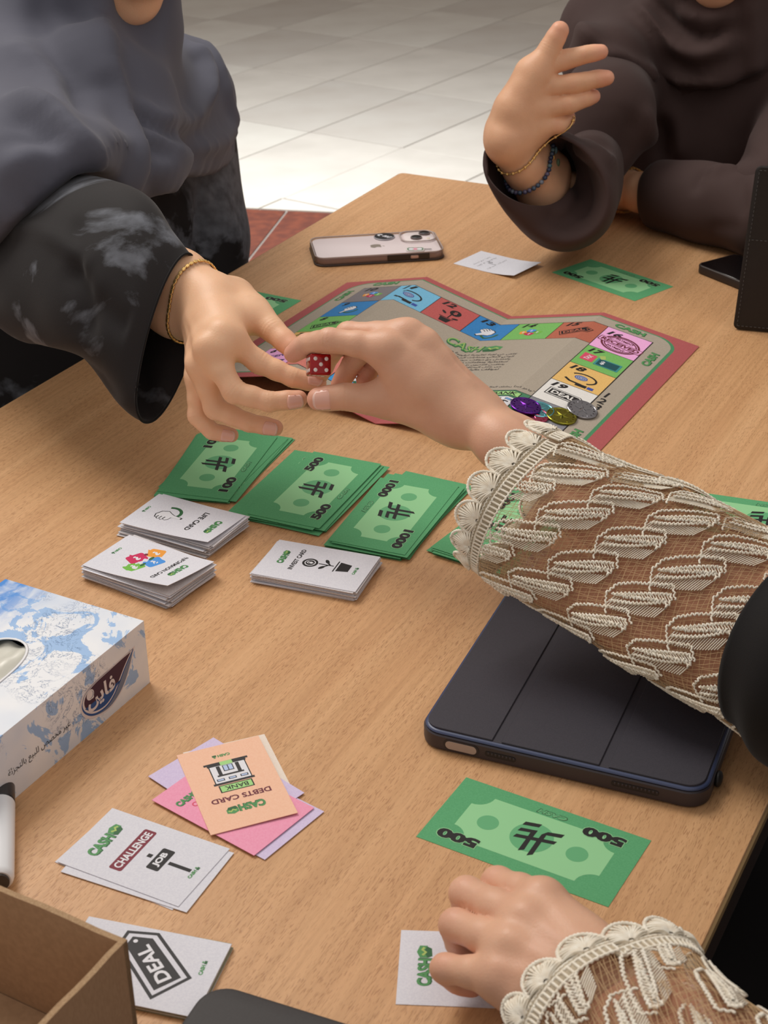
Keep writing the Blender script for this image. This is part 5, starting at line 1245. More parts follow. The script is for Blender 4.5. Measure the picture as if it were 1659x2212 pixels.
def on_surface(V, F, pts):
    """drop picture-plane strokes onto a surface: for every (px, py) the first point of the surface along the line of sight"""
    bv = BVHTree.FromPolygons([tuple(v) for v in V], [tuple(f) for f in F]); out = []
    for p in pts:
        d = Vector(ray(*p)).normalized(); h = bv.ray_cast(Vector(O), d)
        if h[0] is None:
            h2 = None
            for k in range(1, 40):
                q = Vector(O) + d * (1.0 + k * .05); w = bv.find_nearest(q)
                if h2 is None or w[3] < h2[3]: h2 = w
            out.append(np.array(h2[0]))
        else: out.append(np.array(h[0]))
    return np.array(out)
def drape(V, Q, strokes):
    N = vnormals(V, Q); L = []
    for pts, w, h, kind in strokes: L.append((on_surface(V, Q, pts), w, h, kind))
    return folds(V, Q, L, N)
def loft(rings, n=64, span=10, closed_ends=(False, False)):
    """rings = [(centre, axis1, axis2)] -> V, F; axis vectors carry their radii"""
    C = catmull([r[0] for r in rings], span); A = catmull([r[1] for r in rings], span); B = catmull([r[2] for r in rings], span); V = []
    th = np.arange(n) / n * 2 * np.pi
    for c, a, b in zip(C, A, B): V.append(c + np.cos(th)[:, None] * a + np.sin(th)[:, None] * b)
    m = len(C); V = np.vstack(V); i = np.arange(m - 1)[:, None] * n; j = np.arange(n)[None]; k = (j + 1) % n
    F = np.stack([i + j, i + k, i + n + k, i + n + j], -1).reshape(-1, 4); return V, F, m
def head_parts(F, G, c, fdir, up, s=1.0):
    """head with face: c = centre of the skull"""
    f = fdir / np.linalg.norm(fdir); u = up - f * (up @ f); u /= np.linalg.norm(u); r = np.cross(f, u)
    F.ell(G, c + u * .018 * s - f * .008 * s, [f * .092 * s, r * .074 * s, u * .088 * s], .02)
    F.ell(G, c - u * .045 * s + f * .022 * s, [f * .062 * s, r * .056 * s, u * .060 * s], .02)
    F.ell(G, c - u * .088 * s + f * .050 * s, [f * .028 * s, r * .033 * s, u * .022 * s], .024)      # chin
    F.cone(G, c + f * .080 * s + u * .004 * s, c + f * .100 * s - u * .030 * s, .008 * s, .012 * s, .012)  # nose
    F.cone(G, c + f * .080 * s - u * .056 * s - r * .015 * s, c + f * .080 * s - u * .056 * s + r * .015 * s, .009 * s, .009 * s, .008)
    for q in (-1, 1):
        F.ell(G, c + f * .074 * s + r * q * .032 * s + u * .002 * s, np.eye(3) * .013 * s, .008); F.ell(G, c + r * q * .074 * s - f * .004 * s - u * .01 * s, [f * .016 * s, r * .008 * s, u * .028 * s], .008)
    F.cone(G, c - u * .06 * s - f * .02 * s, c - u * .17 * s - f * .035 * s, .052 * s, .058 * s, .03)
    return f, u, r

def chain_round(bv, c, a1, a2, n=140, offset=.0015, wob=0):
    """points round a limb: rays from the point c inside it, in the plane of a1 and a2, out to the skin"""
    P = []
    for k in range(n):
        t = 2 * math.pi * k / n; d = math.cos(t) * a1 + math.sin(t) * a2; h = bv.ray_cast(Vector(c), Vector(d).normalized())
        if h[0] is None: h = bv.find_nearest(Vector(c + d))
        nn = np.array(h[1]); nn = nn if nn @ d > 0 else -nn
        P.append((np.array(h[0]) + nn * (offset + wob * math.sin(k * 2.1) ** 2), nn))
    S = np.array([p for p, _ in P]); S = (np.roll(S, 1, 0) + S * 2 + np.roll(S, -1, 0)) / 4
    return [(S[k], P[k][1]) for k in range(n)]
def near_axis(c, px, L):
    d = Vector(ray(*px)).normalized(); w = Vector(c) - Vector(O); b = d.dot(w); disc = b * b - (w.length_squared - L * L)
    return np.array(Vector(O) + d * (b - math.sqrt(max(disc, 0)))) - c
def piece(name, me, parent, p, X, Y, Z):
    o = bpy.data.objects.new(name, me); COL.objects.link(o); o.parent = parent
    o.matrix_local = Matrix(((X[0], Y[0], Z[0], p[0]), (X[1], Y[1], Z[1], p[1]), (X[2], Y[2], Z[2], p[2]), (0, 0, 0, 1))); return o
# ================================================================ PERSON IN SLATE SCARF (left)
def person_left():
    t = empty('person', (-.40, 1.80, 0)); tag(t, 'person in slate headscarf and black printed abaya, reaching for the die', 'person')
    inv = np.array([-.40, 1.80, 0])
    def put(name, V, F, m, **k): return from_np(name, V - inv, F, m, t, **k)
    chin = aty(272, 42, 1.66); fd = np.array([.62, -.70, -.36]); fd /= np.linalg.norm(fd); up = np.array([.18, -.2, 1.0])
    f = fd; u = up - f * (up @ f); u /= np.linalg.norm(u); hc = chin + u * .105 - f * .052
    Fd = Field(hc - [.16, .16, .32], hc + .16, .004); G = Fd.new(); head_parts(Fd, G, hc, fd, up)
    V0, Q0 = Fd.mesh(G, 3)
    V1, Q1, w1, n = hand_field(A_W, A_F, A_T, A_E, np.array([0, -.5, .85]), arm_len=.14, arm_r=(.0225, .0305), wide=.0132, sc=.94, kf=.005)
    # upper body under the clothes joins head and arm
    Rs = np.array([-.46, 1.60, TH + .19]); Ls = np.array([-.235, 1.92, TH + .15]); Fb = Field([-.70, 1.1, TH - .55], [-.05, 2.2, TH + .45], .012); G = Fb.new(); nk = hc - u * .16 - f * .03
    Fb.cone(G, nk, nk - [0, -.05, .10], .045, .05, .03); Fb.cone(G, Rs, Ls, .055, .055, .05); Fb.cone(G, (Rs + Ls) / 2 + [-.03, .02, -.05], np.array([-.40, 1.86, TH - .30]), .065, .08, .06)
    El = A_W + (A_E - A_W) / np.linalg.norm(A_E - A_W) * .235; Fb.cone(G, Rs, El, .045, .038, .03); Fb.cone(G, El, A_W + (A_E - A_W) / np.linalg.norm(A_E - A_W) * .12, .034, .027, .02); Fb.cone(G, Ls, np.array([-.25, 1.90, TH - .12]), .042, .036, .03)
    V2, Q2 = Fb.mesh(G, 2)
    V, Q, w = merge([(V0, Q0, np.full(len(V0), .12)), (V1, Q1, w1), (V2, Q2, np.zeros(len(V2)))]); body_obj(V - inv, Q, w, SKIN_A, t)
    for i, ud in ((1, None), (2, None), (3, None), (0, None)):
        J_ = A_F[i]; d = (J_[3] - J_[2]); up_ = {0: np.array([.2, -.6, .75]), 1: np.array([.1, -.97, .05]), 2: np.array([.15, -.97, .1]), 3: np.array([.15, -.95, .15])}[i]
        r = (.0068, .0069, .0065, .0057)[i]; nail(J_[2] - inv, J_[3] - inv, r, up_, t, free=.0016 if i == 1 else .0008)
    # abaya body
    Fa = Field([-.78, 1.15, TH - .62], [-.04, 2.25, TH + .34], .0085); G = Fa.new()
    Fa.ell(G, [-.375, 1.845, TH - .02], np.array([[.75, -.66, 0], [.66, .75, 0], [0, 0, 1]]) * [[.135], [.205], [.27]], .04)
    Fa.cone(G, [-.40, 1.86, TH - .15], [-.42, 1.84, TH - .55], .17, .21, .06); Fa.cone(G, [-.36, 1.72, TH - .34], [-.26, 1.55, TH - .42], .10, .09, .06); Fa.cone(G, [-.46, 1.62, TH - .30], [-.40, 1.40, TH - .42], .11, .10, .06)
    Fa.cone(G, Ls + [0, 0, -.02], [-.222, 1.90, TH - .02], .06, .058, .03); Fa.cone(G, [-.222, 1.90, TH - .02], [-.218, 1.80, TH - .16], .056, .05, .02)
    V, Q = Fa.mesh(G, 3)
    V = drape(V, Q, [([(400, 405), (412, 440), (405, 490), (418, 545)], .008, .009, 'ridge'), ([(433, 400), (444, 420), (438, 440)], .006, .008, 'ridge'), ([(340, 380), (350, 430), (360, 480)], .010, .006, 'groove'), ([(425, 400), (428, 470), (425, 570)], .007, .012, 'groove'), ([(480, 400), (490, 470), (520, 560)], .012, .006, 'ridge')])
    put('abaya', V, Q, BRUSH)
    # wide abaya sleeve hanging from the forearm
    def ring(top, bot, yt, yb, lat):
        a = aty(*top, yt); b = aty(*bot, yb); c = (a + b) / 2; return (c, (a - b) / 2, lat)
    L = lambda k: np.array([.5, .866, 0.0]) * k
    R_ = [ring((396, 562), (332, 916), 1.225, 1.175, L(.037)), ring((352, 496), (286, 880), 1.24, 1.19, L(.041)), ring((300, 430), (215, 800), 1.27, 1.23, L(.050)), ring((210, 388), (140, 752), 1.32, 1.28, L(.058)),
          ring((110, 380), (60, 712), 1.40, 1.35, L(.066)), ring((10, 360), (10, 640), 1.47, 1.45, L(.072)), ring((-110, 320), (-80, 560), 1.56, 1.55, L(.075))]
    V, Q, m = loft(R_, 96, 14)
    th = np.tile(np.arange(96) / 96 * 2 * np.pi, m); s = np.repeat(np.arange(m) / (m - 1), 96); N = vnormals(V, Q)
    low = np.clip(-np.cos(th), 0, 1)
    V = V - N * (.010 * low * np.clip(np.sin(th * 3 + s * 9), 0, 1))[:, None] * np.clip(s * 4, .1, 1)[:, None] + N * (.0012 * noise3(V, 60))[:, None]
    c0 = np.repeat([r[0] for r in [R_[0]]], 1, 0)[0]
    V = V + np.array([0, 0, 1.0]) * (.004 * np.sin(th * 2 + 1) * np.exp(-s * 14))[:, None]
    V = drape(V, Q, [([(22, 520), (60, 510), (100, 530), (150, 560), (185, 600)], .012, .010, 'step'), ([(150, 560), (180, 640), (195, 740)], .010, .008, 'groove'), ([(165, 470), (170, 540), (175, 590)], .006, .004, 'groove'), ([(200, 640), (250, 690), (280, 705)], .009, .005, 'groove')])
    o = put('sleeve', V, Q, BRUSH); md = o.modifiers.new('thick', 'SOLIDIFY'); md.thickness = .0016; md.offset = -1
    rim = [V[i] for i in range(96)]; Vt, Ft = tubes([np.array(rim)], .0011, 5, True); put('sleeve_hem', Vt, Ft, BLACK)
    # scarf
    Fs = Field([-.80, 1.15, TH - .02], [-.04, 2.25, TH + .56], .0058); G = Fs.new()
    B3 = np.array([[.75, -.66, 0], [.66, .75, 0], [0, 0, 1]])
    Fs.ell(G, [-.355, 1.80, TH + .10], B3 * [[.145], [.185], [.17]], .05); Fs.cone(G, Rs + [0, 0, .0], Ls + [-.012, 0, 0], .10, .074, .07); Am = aty(95, 440, 1.39); Fs.cone(G, Rs, Am, .095, .086, .09); Fs.cone(G, aty(215, 250, 1.60), aty(262, 400, 1.53), .085, .060, .09)
    Fs.cone(G, nk, (Rs + Ls) / 2 + [.01, -.02, .0], .085, .135, .07); Fs.ell(G, hc + u * .02 - f * .02, [f * .108, np.cross(f, u) * .096, u * .128], .03)
    Fs.cone(G, hc - u * .07 - f * .01, hc - u * .13 - f * .0, .083, .09, .04)
    ax = [Fs.lo[i] + np.arange(Fs.n[i]) * Fs.vox for i in range(3)]; X, Y, Z = np.meshgrid(*ax, indexing='ij')
    # opening round the face, hem over the chest and over the arm
    P = np.stack([X, Y, Z], -1) - (hc + f * .105 - u * .010); r = np.cross(f, u); e = np.sqrt((P @ f / .075) ** 2 + (P @ r / .058) ** 2 + (P @ u / .098) ** 2); G = np.maximum(G, -(e - 1) * .06)
    hemz = TH + .116 - (Y - 1.68) * .19 + .008 * np.sin(X * 26 + 1)
    armn = aty(230, 395, 1.33) - aty(95, 440, 1.45); q1 = aty(150, 388, 1.36); q2 = aty(10, 550, 1.42); q3 = aty(235, 395, 1.62)
    pn = np.cross(q2 - q1, q3 - q1); pn /= np.linalg.norm(pn); pn = pn if pn @ np.array([.5, -.6, -.2]) > 0 else -pn
    arm = (X - q1[0]) * pn[0] + (Y - q1[1]) * pn[1] + (Z - q1[2]) * pn[2]
    wgt = np.clip((Y - 1.43) / .06, 0, 1); cut = (hemz - Z) * wgt + arm * (1 - wgt); G = np.maximum(G, cut)
    V, Q = Fs.mesh(G, 4)
    V = drape(V, Q, [([(238, 50), (258, 140), (278, 220), (294, 300), (300, 370), (299, 440)][::-1], .045, .030, 'step'),
        ([(283, 200), (310, 238), (350, 262), (395, 262), (425, 240), (440, 190), (430, 120), (415, 60)], .010, 0.0186, 'ridge'), ([(292, 262), (330, 305), (385, 325), (440, 318), (485, 290), (500, 240)], .011, 0.0186, 'ridge'), ([(296, 330), (350, 362), (420, 366), (480, 345), (512, 300)], .012, 0.0139, 'ridge'),
        ([(290, 235), (320, 275), (370, 292), (430, 285)], .008, 0.0155, 'groove'), ([(294, 300), (340, 335), (400, 348), (470, 330)], .007, 0.0109, 'groove'), ([(400, 80), (435, 150), (432, 230)], .006, 0.0109, 'ridge'), ([(430, 60), (468, 130), (492, 220), (500, 300)], .007, 0.0124, 'ridge'),
        ([(0, 235), (50, 222), (95, 240), (140, 285), (190, 335), (240, 368), (292, 385)], .013, 0.0186, 'ridge'), ([(0, 262), (60, 262), (120, 310), (180, 365), (230, 392)], .010, 0.0155, 'groove'), ([(0, 100), (60, 130), (110, 180), (145, 250)], .010, 0.0093, 'ridge'),
        ([(60, 0), (85, 60), (120, 130), (160, 200), (180, 260)], .012, 0.0124, 'groove'), ([(0, 400), (60, 340), (130, 318), (200, 340)], .013, 0.0109, 'ridge'), ([(0, 310), (70, 300), (130, 330)], .010, 0.0078, 'groove'), ([(190, 20), (215, 55), (240, 70)], .008, 0.0109, 'ridge'), ([(130, 10), (170, 50), (225, 80)], .008, 0.0093, 'groove'), ([(205, 180), (240, 240), (255, 320)], .016, 0.0093, 'groove')])
    N = vnormals(V, Q); V = laplace(V, Q, 5); V = V + N * (.0012 * noise3(V, 22, 3))[:, None]
    put('headscarf', V, Q, GREY)
    # inner cap band under the chin
    # bracelet
    bv = BVHTree.FromPolygons([tuple(v) for v in V1], [tuple(q) for q in Q1]); fa_ = (A_E - A_W) / np.linalg.norm(A_E - A_W); c = A_W + fa_ * .012; a1 = A_F[0][0] - A_F[3][0]; a1 = a1 - fa_ * (a1 @ fa_); a1 *= .04 / np.linalg.norm(a1); a2 = np.cross(fa_, a1)
    P = chain_round(bv, c, a1, a2, 160, .0016); ring_ = np.array([p for p, _ in P]); L = np.concatenate([[0], np.cumsum(np.linalg.norm(np.diff(np.vstack([ring_, ring_[:1]]), axis=0), axis=1))]); tot = L[-1]; nb = int(tot / .0042)
    br = from_np('bracelet', *tubes([ring_ - inv], .0007, 5, True), GOLD, t); br['label'] = 'gold box-link bracelet'
    bm = bmesh.new(); bmesh.ops.create_cube(bm, size=1); bmesh.ops.bevel(bm, geom=bm.edges[:], offset=.14, segments=1, affect='EDGES'); lm = bpy.data.meshes.new('link'); bm.to_mesh(lm); bm.free(); lm.materials.append(GOLD)
    for k in range(nb):
        i = int(np.searchsorted(L, k * tot / nb, side='right') - 1) % 160; p = ring_[i] - inv; tn = ring_[(i + 2) % 160] - ring_[i - 2]; tn /= np.linalg.norm(tn); nn = P[i][1]; sd = np.cross(tn, nn); sd /= np.linalg.norm(sd); nn = np.cross(sd, tn)
        piece('link', lm, br, p, tn * .0032, sd * .0027, nn * .0017)
person_left()
# ================================================================ PERSON IN BROWN SCARF (far right)
def person_far():
    org = np.array([.45, 2.15, 0]); t = empty('person', tuple(org)); tag(t, 'person in dark brown headscarf and dress with one hand raised', 'person')
    put = lambda name, V, F, m, par=t, **k: from_np(name, V - org, F, m, par, **k)
    chin = aty(1545, 5, 2.0); fd = np.array([-.30, -.86, -.42]); fd /= np.linalg.norm(fd); u = np.array([0, -.2, 1.0]); u -= fd * (u @ fd); u /= np.linalg.norm(u); hc = chin + u * .105 - fd * .052
    Fd = Field(hc - [.16, .16, .32], hc + .16, .005); G = Fd.new(); head_parts(Fd, G, hc, fd, u); V0, Q0 = Fd.mesh(G, 3)
    V1, Q1, w1, n = hand_field(D_W, D_F, D_T, D_E, np.array([-.3, -.8, .2]), vox=.0014, arm_len=.075, sc=1.13, arm_r=(.0215, .030), wide=.0135, kf=.005)
    # left forearm lying on the table, hand tucked behind the right elbow
    W2 = at(1352, 408, .034); E2 = at(1640, 470, .045)
    K = lambda *L: [at(*p) for p in L]
    F2 = [K((1262, 395, .030), (1222, 392, .022), (1206, 400, .014), (1196, 408, .010)), K((1262, 405, .036), (1218, 404, .030), (1200, 412, .020), (1194, 420, .012)), K((1268, 415, .040), (1228, 417, .034), (1212, 424, .022), (1210, 432, .012)), K((1276, 424, .040), (1244, 428, .032), (1232, 434, .022), (1232, 440, .013))]
    T2 = K((1320, 388, .025), (1288, 378, .018), (1262, 374, .014), (1242, 374, .012))
    V2, Q2, w2, n2 = hand_field(W2, F2, T2, E2, np.array([0, -.4, .9]), vox=.0016, arm_len=.10, arm_r=(.0205, .0225), wide=.0075)
    Rs = np.array([.33, 2.16, TH + .15]); Ls = np.array([.63, 2.10, TH + .14]); El = at(1262, 440, .048)
    Fb = Field([.05, 1.7, TH - .5], [.85, 2.4, TH + .3], .013); G = Fb.new(); nk = hc - u * .16 - fd * .03
    Fb.cone(G, nk, (Rs + Ls) / 2, .045, .05, .03); Fb.cone(G, Rs, Ls, .055, .055, .05); Fb.cone(G, (Rs + Ls) / 2 + [0, .04, -.06], [.48, 2.18, TH - .3], .06, .08, .06)
    Fb.cone(G, Rs, El, .045, .034, .03); dd = (D_E - D_W) / np.linalg.norm(D_E - D_W); Fb.cone(G, El, D_W + dd * .07, .026, .026, .02); Fb.cone(G, Ls, E2, .045, .030, .03); Fb.cone(G, E2, W2 + (E2 - W2) * .35, .028, .022, .02); V3, Q3 = Fb.mesh(G, 2)
    V, Q, w = merge([(V0, Q0, np.full(len(V0), .1)), (V1, Q1, w1), (V2, Q2, w2), (V3, Q3, np.zeros(len(V3)))]); body_obj(V - org, Q, w, SKIN_D, t)
    # dress: torso, raised-arm sleeve with its open end, forearm sleeve
    Fa = Field([.04, 1.62, TH - .5], [.92, 2.45, TH + .30], .0075); G = Fa.new()
    Fa.ell(G, [.475, 2.09, TH + .02], [[.20, 0, 0], [0, .135, 0], [0, 0, .26]], .05); Fa.cone(G, [.47, 2.2, TH - .15], [.47, 2.22, TH - .5], .18, .2, .05)
    Rb = at(1232, 445, .058); Fa.cone(G, Rs, at(1305, 250, .13), .070, .052, .05); Fa.cone(G, at(1305, 250, .13), at(1255, 380, .070), .052, .045, .04); Fa.cone(G, Ls, E2 + [.02, .03, .02], .08, .055, .05)
    V, Q = Fa.mesh(G, 3)
    V = drape(V, Q, [([(1390, 230), (1405, 290), (1400, 350)], .012, .010, 'ridge'), ([(1440, 225), (1465, 290), (1470, 350)], .010, .012, 'ridge'), ([(1375, 240), (1350, 300), (1345, 345)], .010, .010, 'groove'), ([(1430, 240), (1435, 300), (1425, 350)], .010, .012, 'groove'), ([(1560, 280), (1600, 330), (1640, 350)], .012, .008, 'groove')])
    put('dress', V, Q, BROWN)
    # right sleeve as an open tube: bell mouth round the forearm, belly on the table, up to the shoulder
    def ring(a, b, ha, hb, lat):
        p, q = at(*a, ha), at(*b, hb); return ((p + q) / 2, (p - q) / 2, np.array(lat))
    R_ = [ring((1060, 384), (1226, 344), .110, .108, (.020, -.036, -.030)), ring((1062, 402), (1262, 338), .100, .118, (.026, -.034, -.050)), ring((1088, 446), (1300, 372), .070, .120, (.026, -.032, -.050)),
          ring((1142, 492), (1318, 350), .036, .118, (.029, -.024, -.045)), ring((1215, 490), (1318, 300), .022, .120, (.034, .000, -.030)), ring((1268, 430), (1288, 240), .042, .118, (.042, .02, -.01)), ring((1325, 350), (1285, 190), .055, .115, (.046, .03, .0))]
    V, Q, m = loft(R_, 72, 12); V = V + vnormals(V, Q) * (.0012 * noise3(V, 55, 5))[:, None]
    V[:, 2] = np.maximum(V[:, 2], TH + .0025)
    V = drape(V, Q, [([(1175, 300), (1215, 330), (1245, 380), (1240, 440)], .009, .009, 'ridge'), ([(1200, 290), (1250, 315), (1300, 345), (1330, 350)], .008, .010, 'groove'), ([(1215, 300), (1270, 300), (1325, 330)], .008, .008, 'ridge'), ([(1190, 320), (1225, 360), (1235, 420), (1205, 470)], .007, .007, 'groove'), ([(1260, 380), (1275, 430), (1250, 480)], .009, .005, 'ridge'), ([(1150, 440), (1190, 470), (1240, 480)], .009, .004, 'ridge')])
    o = put('sleeve', V, Q, BROWN); md = o.modifiers.new('thick', 'SOLIDIFY'); md.thickness = .0016; md.offset = -1
    # left sleeve lying on the table
    def cring(px, py, h, r): c = at(px, py + 2, h + .004); r = r + .005; return (c, np.array([0, 0, 1.0]) * r, np.array([.66, .75, 0]) * r * .95)
    R_ = [cring(1408, 409, .034, .028), cring(1425, 418, .035, .036), cring(1480, 428, .038, .039), cring(1540, 440, .040, .042), cring(1600, 452, .042, .042), cring(1670, 466, .046, .046), cring(1740, 470, .06, .05)]
    V, Q, m = loft(R_, 56, 10); V = V + vnormals(V, Q) * (.0014 * noise3(V, 60, 8))[:, None]; V[:, 2] = np.maximum(V[:, 2], TH + .002)
    V = drape(V, Q, [([(1505, 420), (1512, 385), (1535, 368)], .008, .006, 'ridge'), ([(1540, 380), (1560, 366), (1600, 362)], .008, .006, 'groove'), ([(1600, 380), (1605, 430), (1608, 470)], .008, .005, 'ridge'), ([(1530, 492), (1570, 490), (1610, 492)], .006, .003, 'ridge')])
    o = put('sleeve', V, Q, BROWN); md = o.modifiers.new('thick', 'SOLIDIFY'); md.thickness = .0016; md.offset = -1
    # headscarf and shawl
    Fs = Field([.12, 1.72, TH - .02], [.92, 2.5, TH + .52], .0065); G = Fs.new()
    Fs.cone(G, Rs + [.0, 0, .01], Ls, .088, .09, .06); Fs.ell(G, [.475, 2.14, TH + .12], [[.195, 0, 0], [0, .145, 0], [0, 0, .175]], .05); Fs.cone(G, nk, [.47, 2.12, TH + .14], .085, .14, .07); Fs.cone(G, Rs + [.03, 0, 0], aty(1312, 150, 1.98), .065, .055, .06)
    Fs.ell(G, hc + u * .02 - fd * .02, [fd * .108, np.cross(fd, u) * .096, u * .128], .03); Fs.cone(G, hc - u * .07, hc - u * .13, .083, .09, .04); Fs.cone(G, aty(1560, 120, 2.02), aty(1585, 190, 2.04), .06, .05, .05)
    ax = [Fs.lo[i] + np.arange(Fs.n[i]) * Fs.vox for i in range(3)]; X, Y, Z = np.meshgrid(*ax, indexing='ij'); r = np.cross(fd, u)
    P = np.stack([X, Y, Z], -1) - (hc + fd * .105 - u * .010); e = np.sqrt((P @ fd / .075) ** 2 + (P @ r / .058) ** 2 + (P @ u / .098) ** 2); G = np.maximum(G, -(e - 1) * .06)
    a = aty(1290, 212, 2.02)[2]; b = aty(1600, 262, 2.02)[2]
    hz = a + (X - aty(1290, 212, 2.02)[0]) / .18 * (b - a) * .9 - (Y - 2.02) * .22 + .006 * np.sin(X * 30) - .03; G = np.maximum(G, hz - Z)
    V, Q = Fs.mesh(G, 4)
    S = [([(1238, 40), (1275, 85), (1330, 130), (1400, 168), (1470, 178), (1540, 165), (1605, 130)], .012, 0.0210, 'ridge'), ([(1370, 0), (1410, 50), (1455, 95), (1510, 118), (1560, 105), (1600, 75)], .010, 0.0195, 'ridge'), ([(1405, 0), (1440, 40), (1490, 75), (1540, 80), (1600, 55)], .008, 0.0150, 'groove'),
         ([(1240, 60), (1290, 120), (1350, 160), (1420, 188), (1500, 192), (1580, 172)], .009, 0.0180, 'groove'), ([(1440, 70), (1490, 100), (1545, 95), (1598, 62)], .006, 0.0120, 'ridge'), ([(1290, 205), (1340, 228), (1400, 222), (1480, 205), (1560, 180), (1640, 150)], .010, 0.0150, 'ridge'),
         ([(1600, 0), (1603, 60), (1604, 120), (1612, 160), (1650, 150)], .028, .016, 'step'), ([(1483, 225), (1495, 258), (1530, 276), (1590, 280), (1640, 262), (1656, 235)], .012, 0.0150, 'ridge'), ([(1470, 215), (1520, 205), (1580, 195), (1640, 165)], .008, 0.0150, 'groove'), ([(1460, 20), (1500, 40), (1550, 42), (1598, 25)], .008, 0.0105, 'ridge')]
    V = drape(V, Q, S); V = V + vnormals(V, Q) * (.0014 * noise3(V, 30, 9))[:, None]
    put('headscarf', V, Q, BROWN)
    # bracelets on the raised wrist
    bv = BVHTree.FromPolygons([tuple(v) for v in V1], [tuple(q) for q in Q1])
    def around(W_, E_, lat, d, tilt=0, bv_=None, n_=120, off=.0015, wob=0):
        fa = (E_ - W_) / np.linalg.norm(E_ - W_); l = lat - fa * (lat @ fa); l /= np.linalg.norm(l); q = np.cross(fa, l)
        return chain_round(bv_ or bv, W_ + fa * d, l * .045, q * .045 + fa * tilt, n_, off, wob)
    latD = D_F[0][0] - D_F[3][0]
    P = around(D_W, D_E, latD, .012, 0, None, 120, .0014, .0012)
    L = np.array([p for p, _ in P]) - org; Vt, Ft = tubes([L], .0009, 5, True); br = from_np('bracelet', Vt, Ft, GOLD, t); br['label'] = 'thin gold chain bracelet'
    bm = bmesh.new(); bmesh.ops.create_icosphere(bm, subdivisions=2, radius=1); im = bpy.data.meshes.new('gold_bead'); bm.to_mesh(im); bm.free(); im.materials.append(GOLD)
    E3 = np.eye(3)
    for k in range(0, 120, 4): piece('gold_bead', im, br, L[k], E3[0] * .0019, E3[1] * .0019, E3[2] * .0019)
    cols = [mat('bead_' + k, c_, .25, spec=.6) for k, c_ in dict(slate=(72, 92, 116), navy=(48, 62, 92), fog=(128, 138, 156), violet_grey=(96, 92, 122), teal_grey=(84, 116, 128)).items()]
    P = around(D_W, D_E, latD, .040, 0, None, 240, .0026)
    L = np.array([p for p, _ in P]); cum = np.concatenate([[0], np.cumsum(np.linalg.norm(np.diff(np.vstack([L, L[:1]]), axis=0), axis=1))]); tot = cum[-1]; nb = int(tot / .0056)
    st = from_np('bead_bracelet', *tubes([L - org], .0006, 5, True), mat('bracelet_cord', (60, 60, 66), .6), t); st['label'] = 'blue-grey stone bead bracelet'
    rr = random.Random(5); sp = []
    for k in range(5):
        bm = bmesh.new(); bmesh.ops.create_uvsphere(bm, u_segments=12, v_segments=8, radius=.0027); me = bpy.data.meshes.new('bead'); bm.to_mesh(me); bm.free(); me.materials.append(cols[k]); me.polygons.foreach_set('use_smooth', [True] * len(me.polygons)); sp.append(me)
    for k in range(nb):
        i = int(np.searchsorted(cum, k * tot / nb, side='right') - 1) % 240; o = bpy.data.objects.new('bead', sp[rr.randrange(5)]); COL.objects.link(o); o.parent = st; o.location = L[i] - org; o.rotation_euler = (rr.random() * 3, rr.random() * 3, 0)
    q = max(L, key=lambda v: to_px(v)[0]) + np.array([.003, -.002, -.004]); ch = []
    for k, (dx, dz, r) in enumerate(((0, 0, .0030), (-.002, -.008, .0026), (.003, -.014, .0032), (0, -.022, .0028))):
        bm = bmesh.new(); bmesh.ops.create_icosphere(bm, subdivisions=2, radius=r)
        for v in bm.verts: v.co.x *= .7; v.co.z *= 1.5
        bmesh.ops.translate(bm, vec=Vector(q - org + [dx, 0, dz]), verts=bm.verts); from_bm('charm', bm, [cols[4], GOLD, mat('charm_green', (92, 120, 96), .4), mat('charm_glass', (196, 208, 206), .15)][k], st, True)
    # leaf chain on the resting wrist
    bv = BVHTree.FromPolygons([tuple(v) for v in V2], [tuple(q_) for q_ in Q2]); P = around(W2, E2, F2[0][0] - F2[3][0], .004, 0, bv, 90, .0015, .001)
    L = np.array([p for p, _ in P]) - org; Vt, Ft = tubes([L], .0008, 5, True); br = from_np('bracelet', Vt, Ft, GOLD, t); br['label'] = 'gold leaf-link bracelet on the resting wrist'
    for k in range(0, 90, 3):
        nn = P[k][1]; tn = L[(k + 1) % 90] - L[k - 1]; tn /= np.linalg.norm(tn); sd = np.cross(tn, nn)
        for s_ in (-1, 1): piece('gold_leaf', im, br, L[k] + nn * .001 + sd * s_ * .0022, (tn * s_ * .4 + sd) * .0026, tn * .0014, nn * .0006)
person_far()
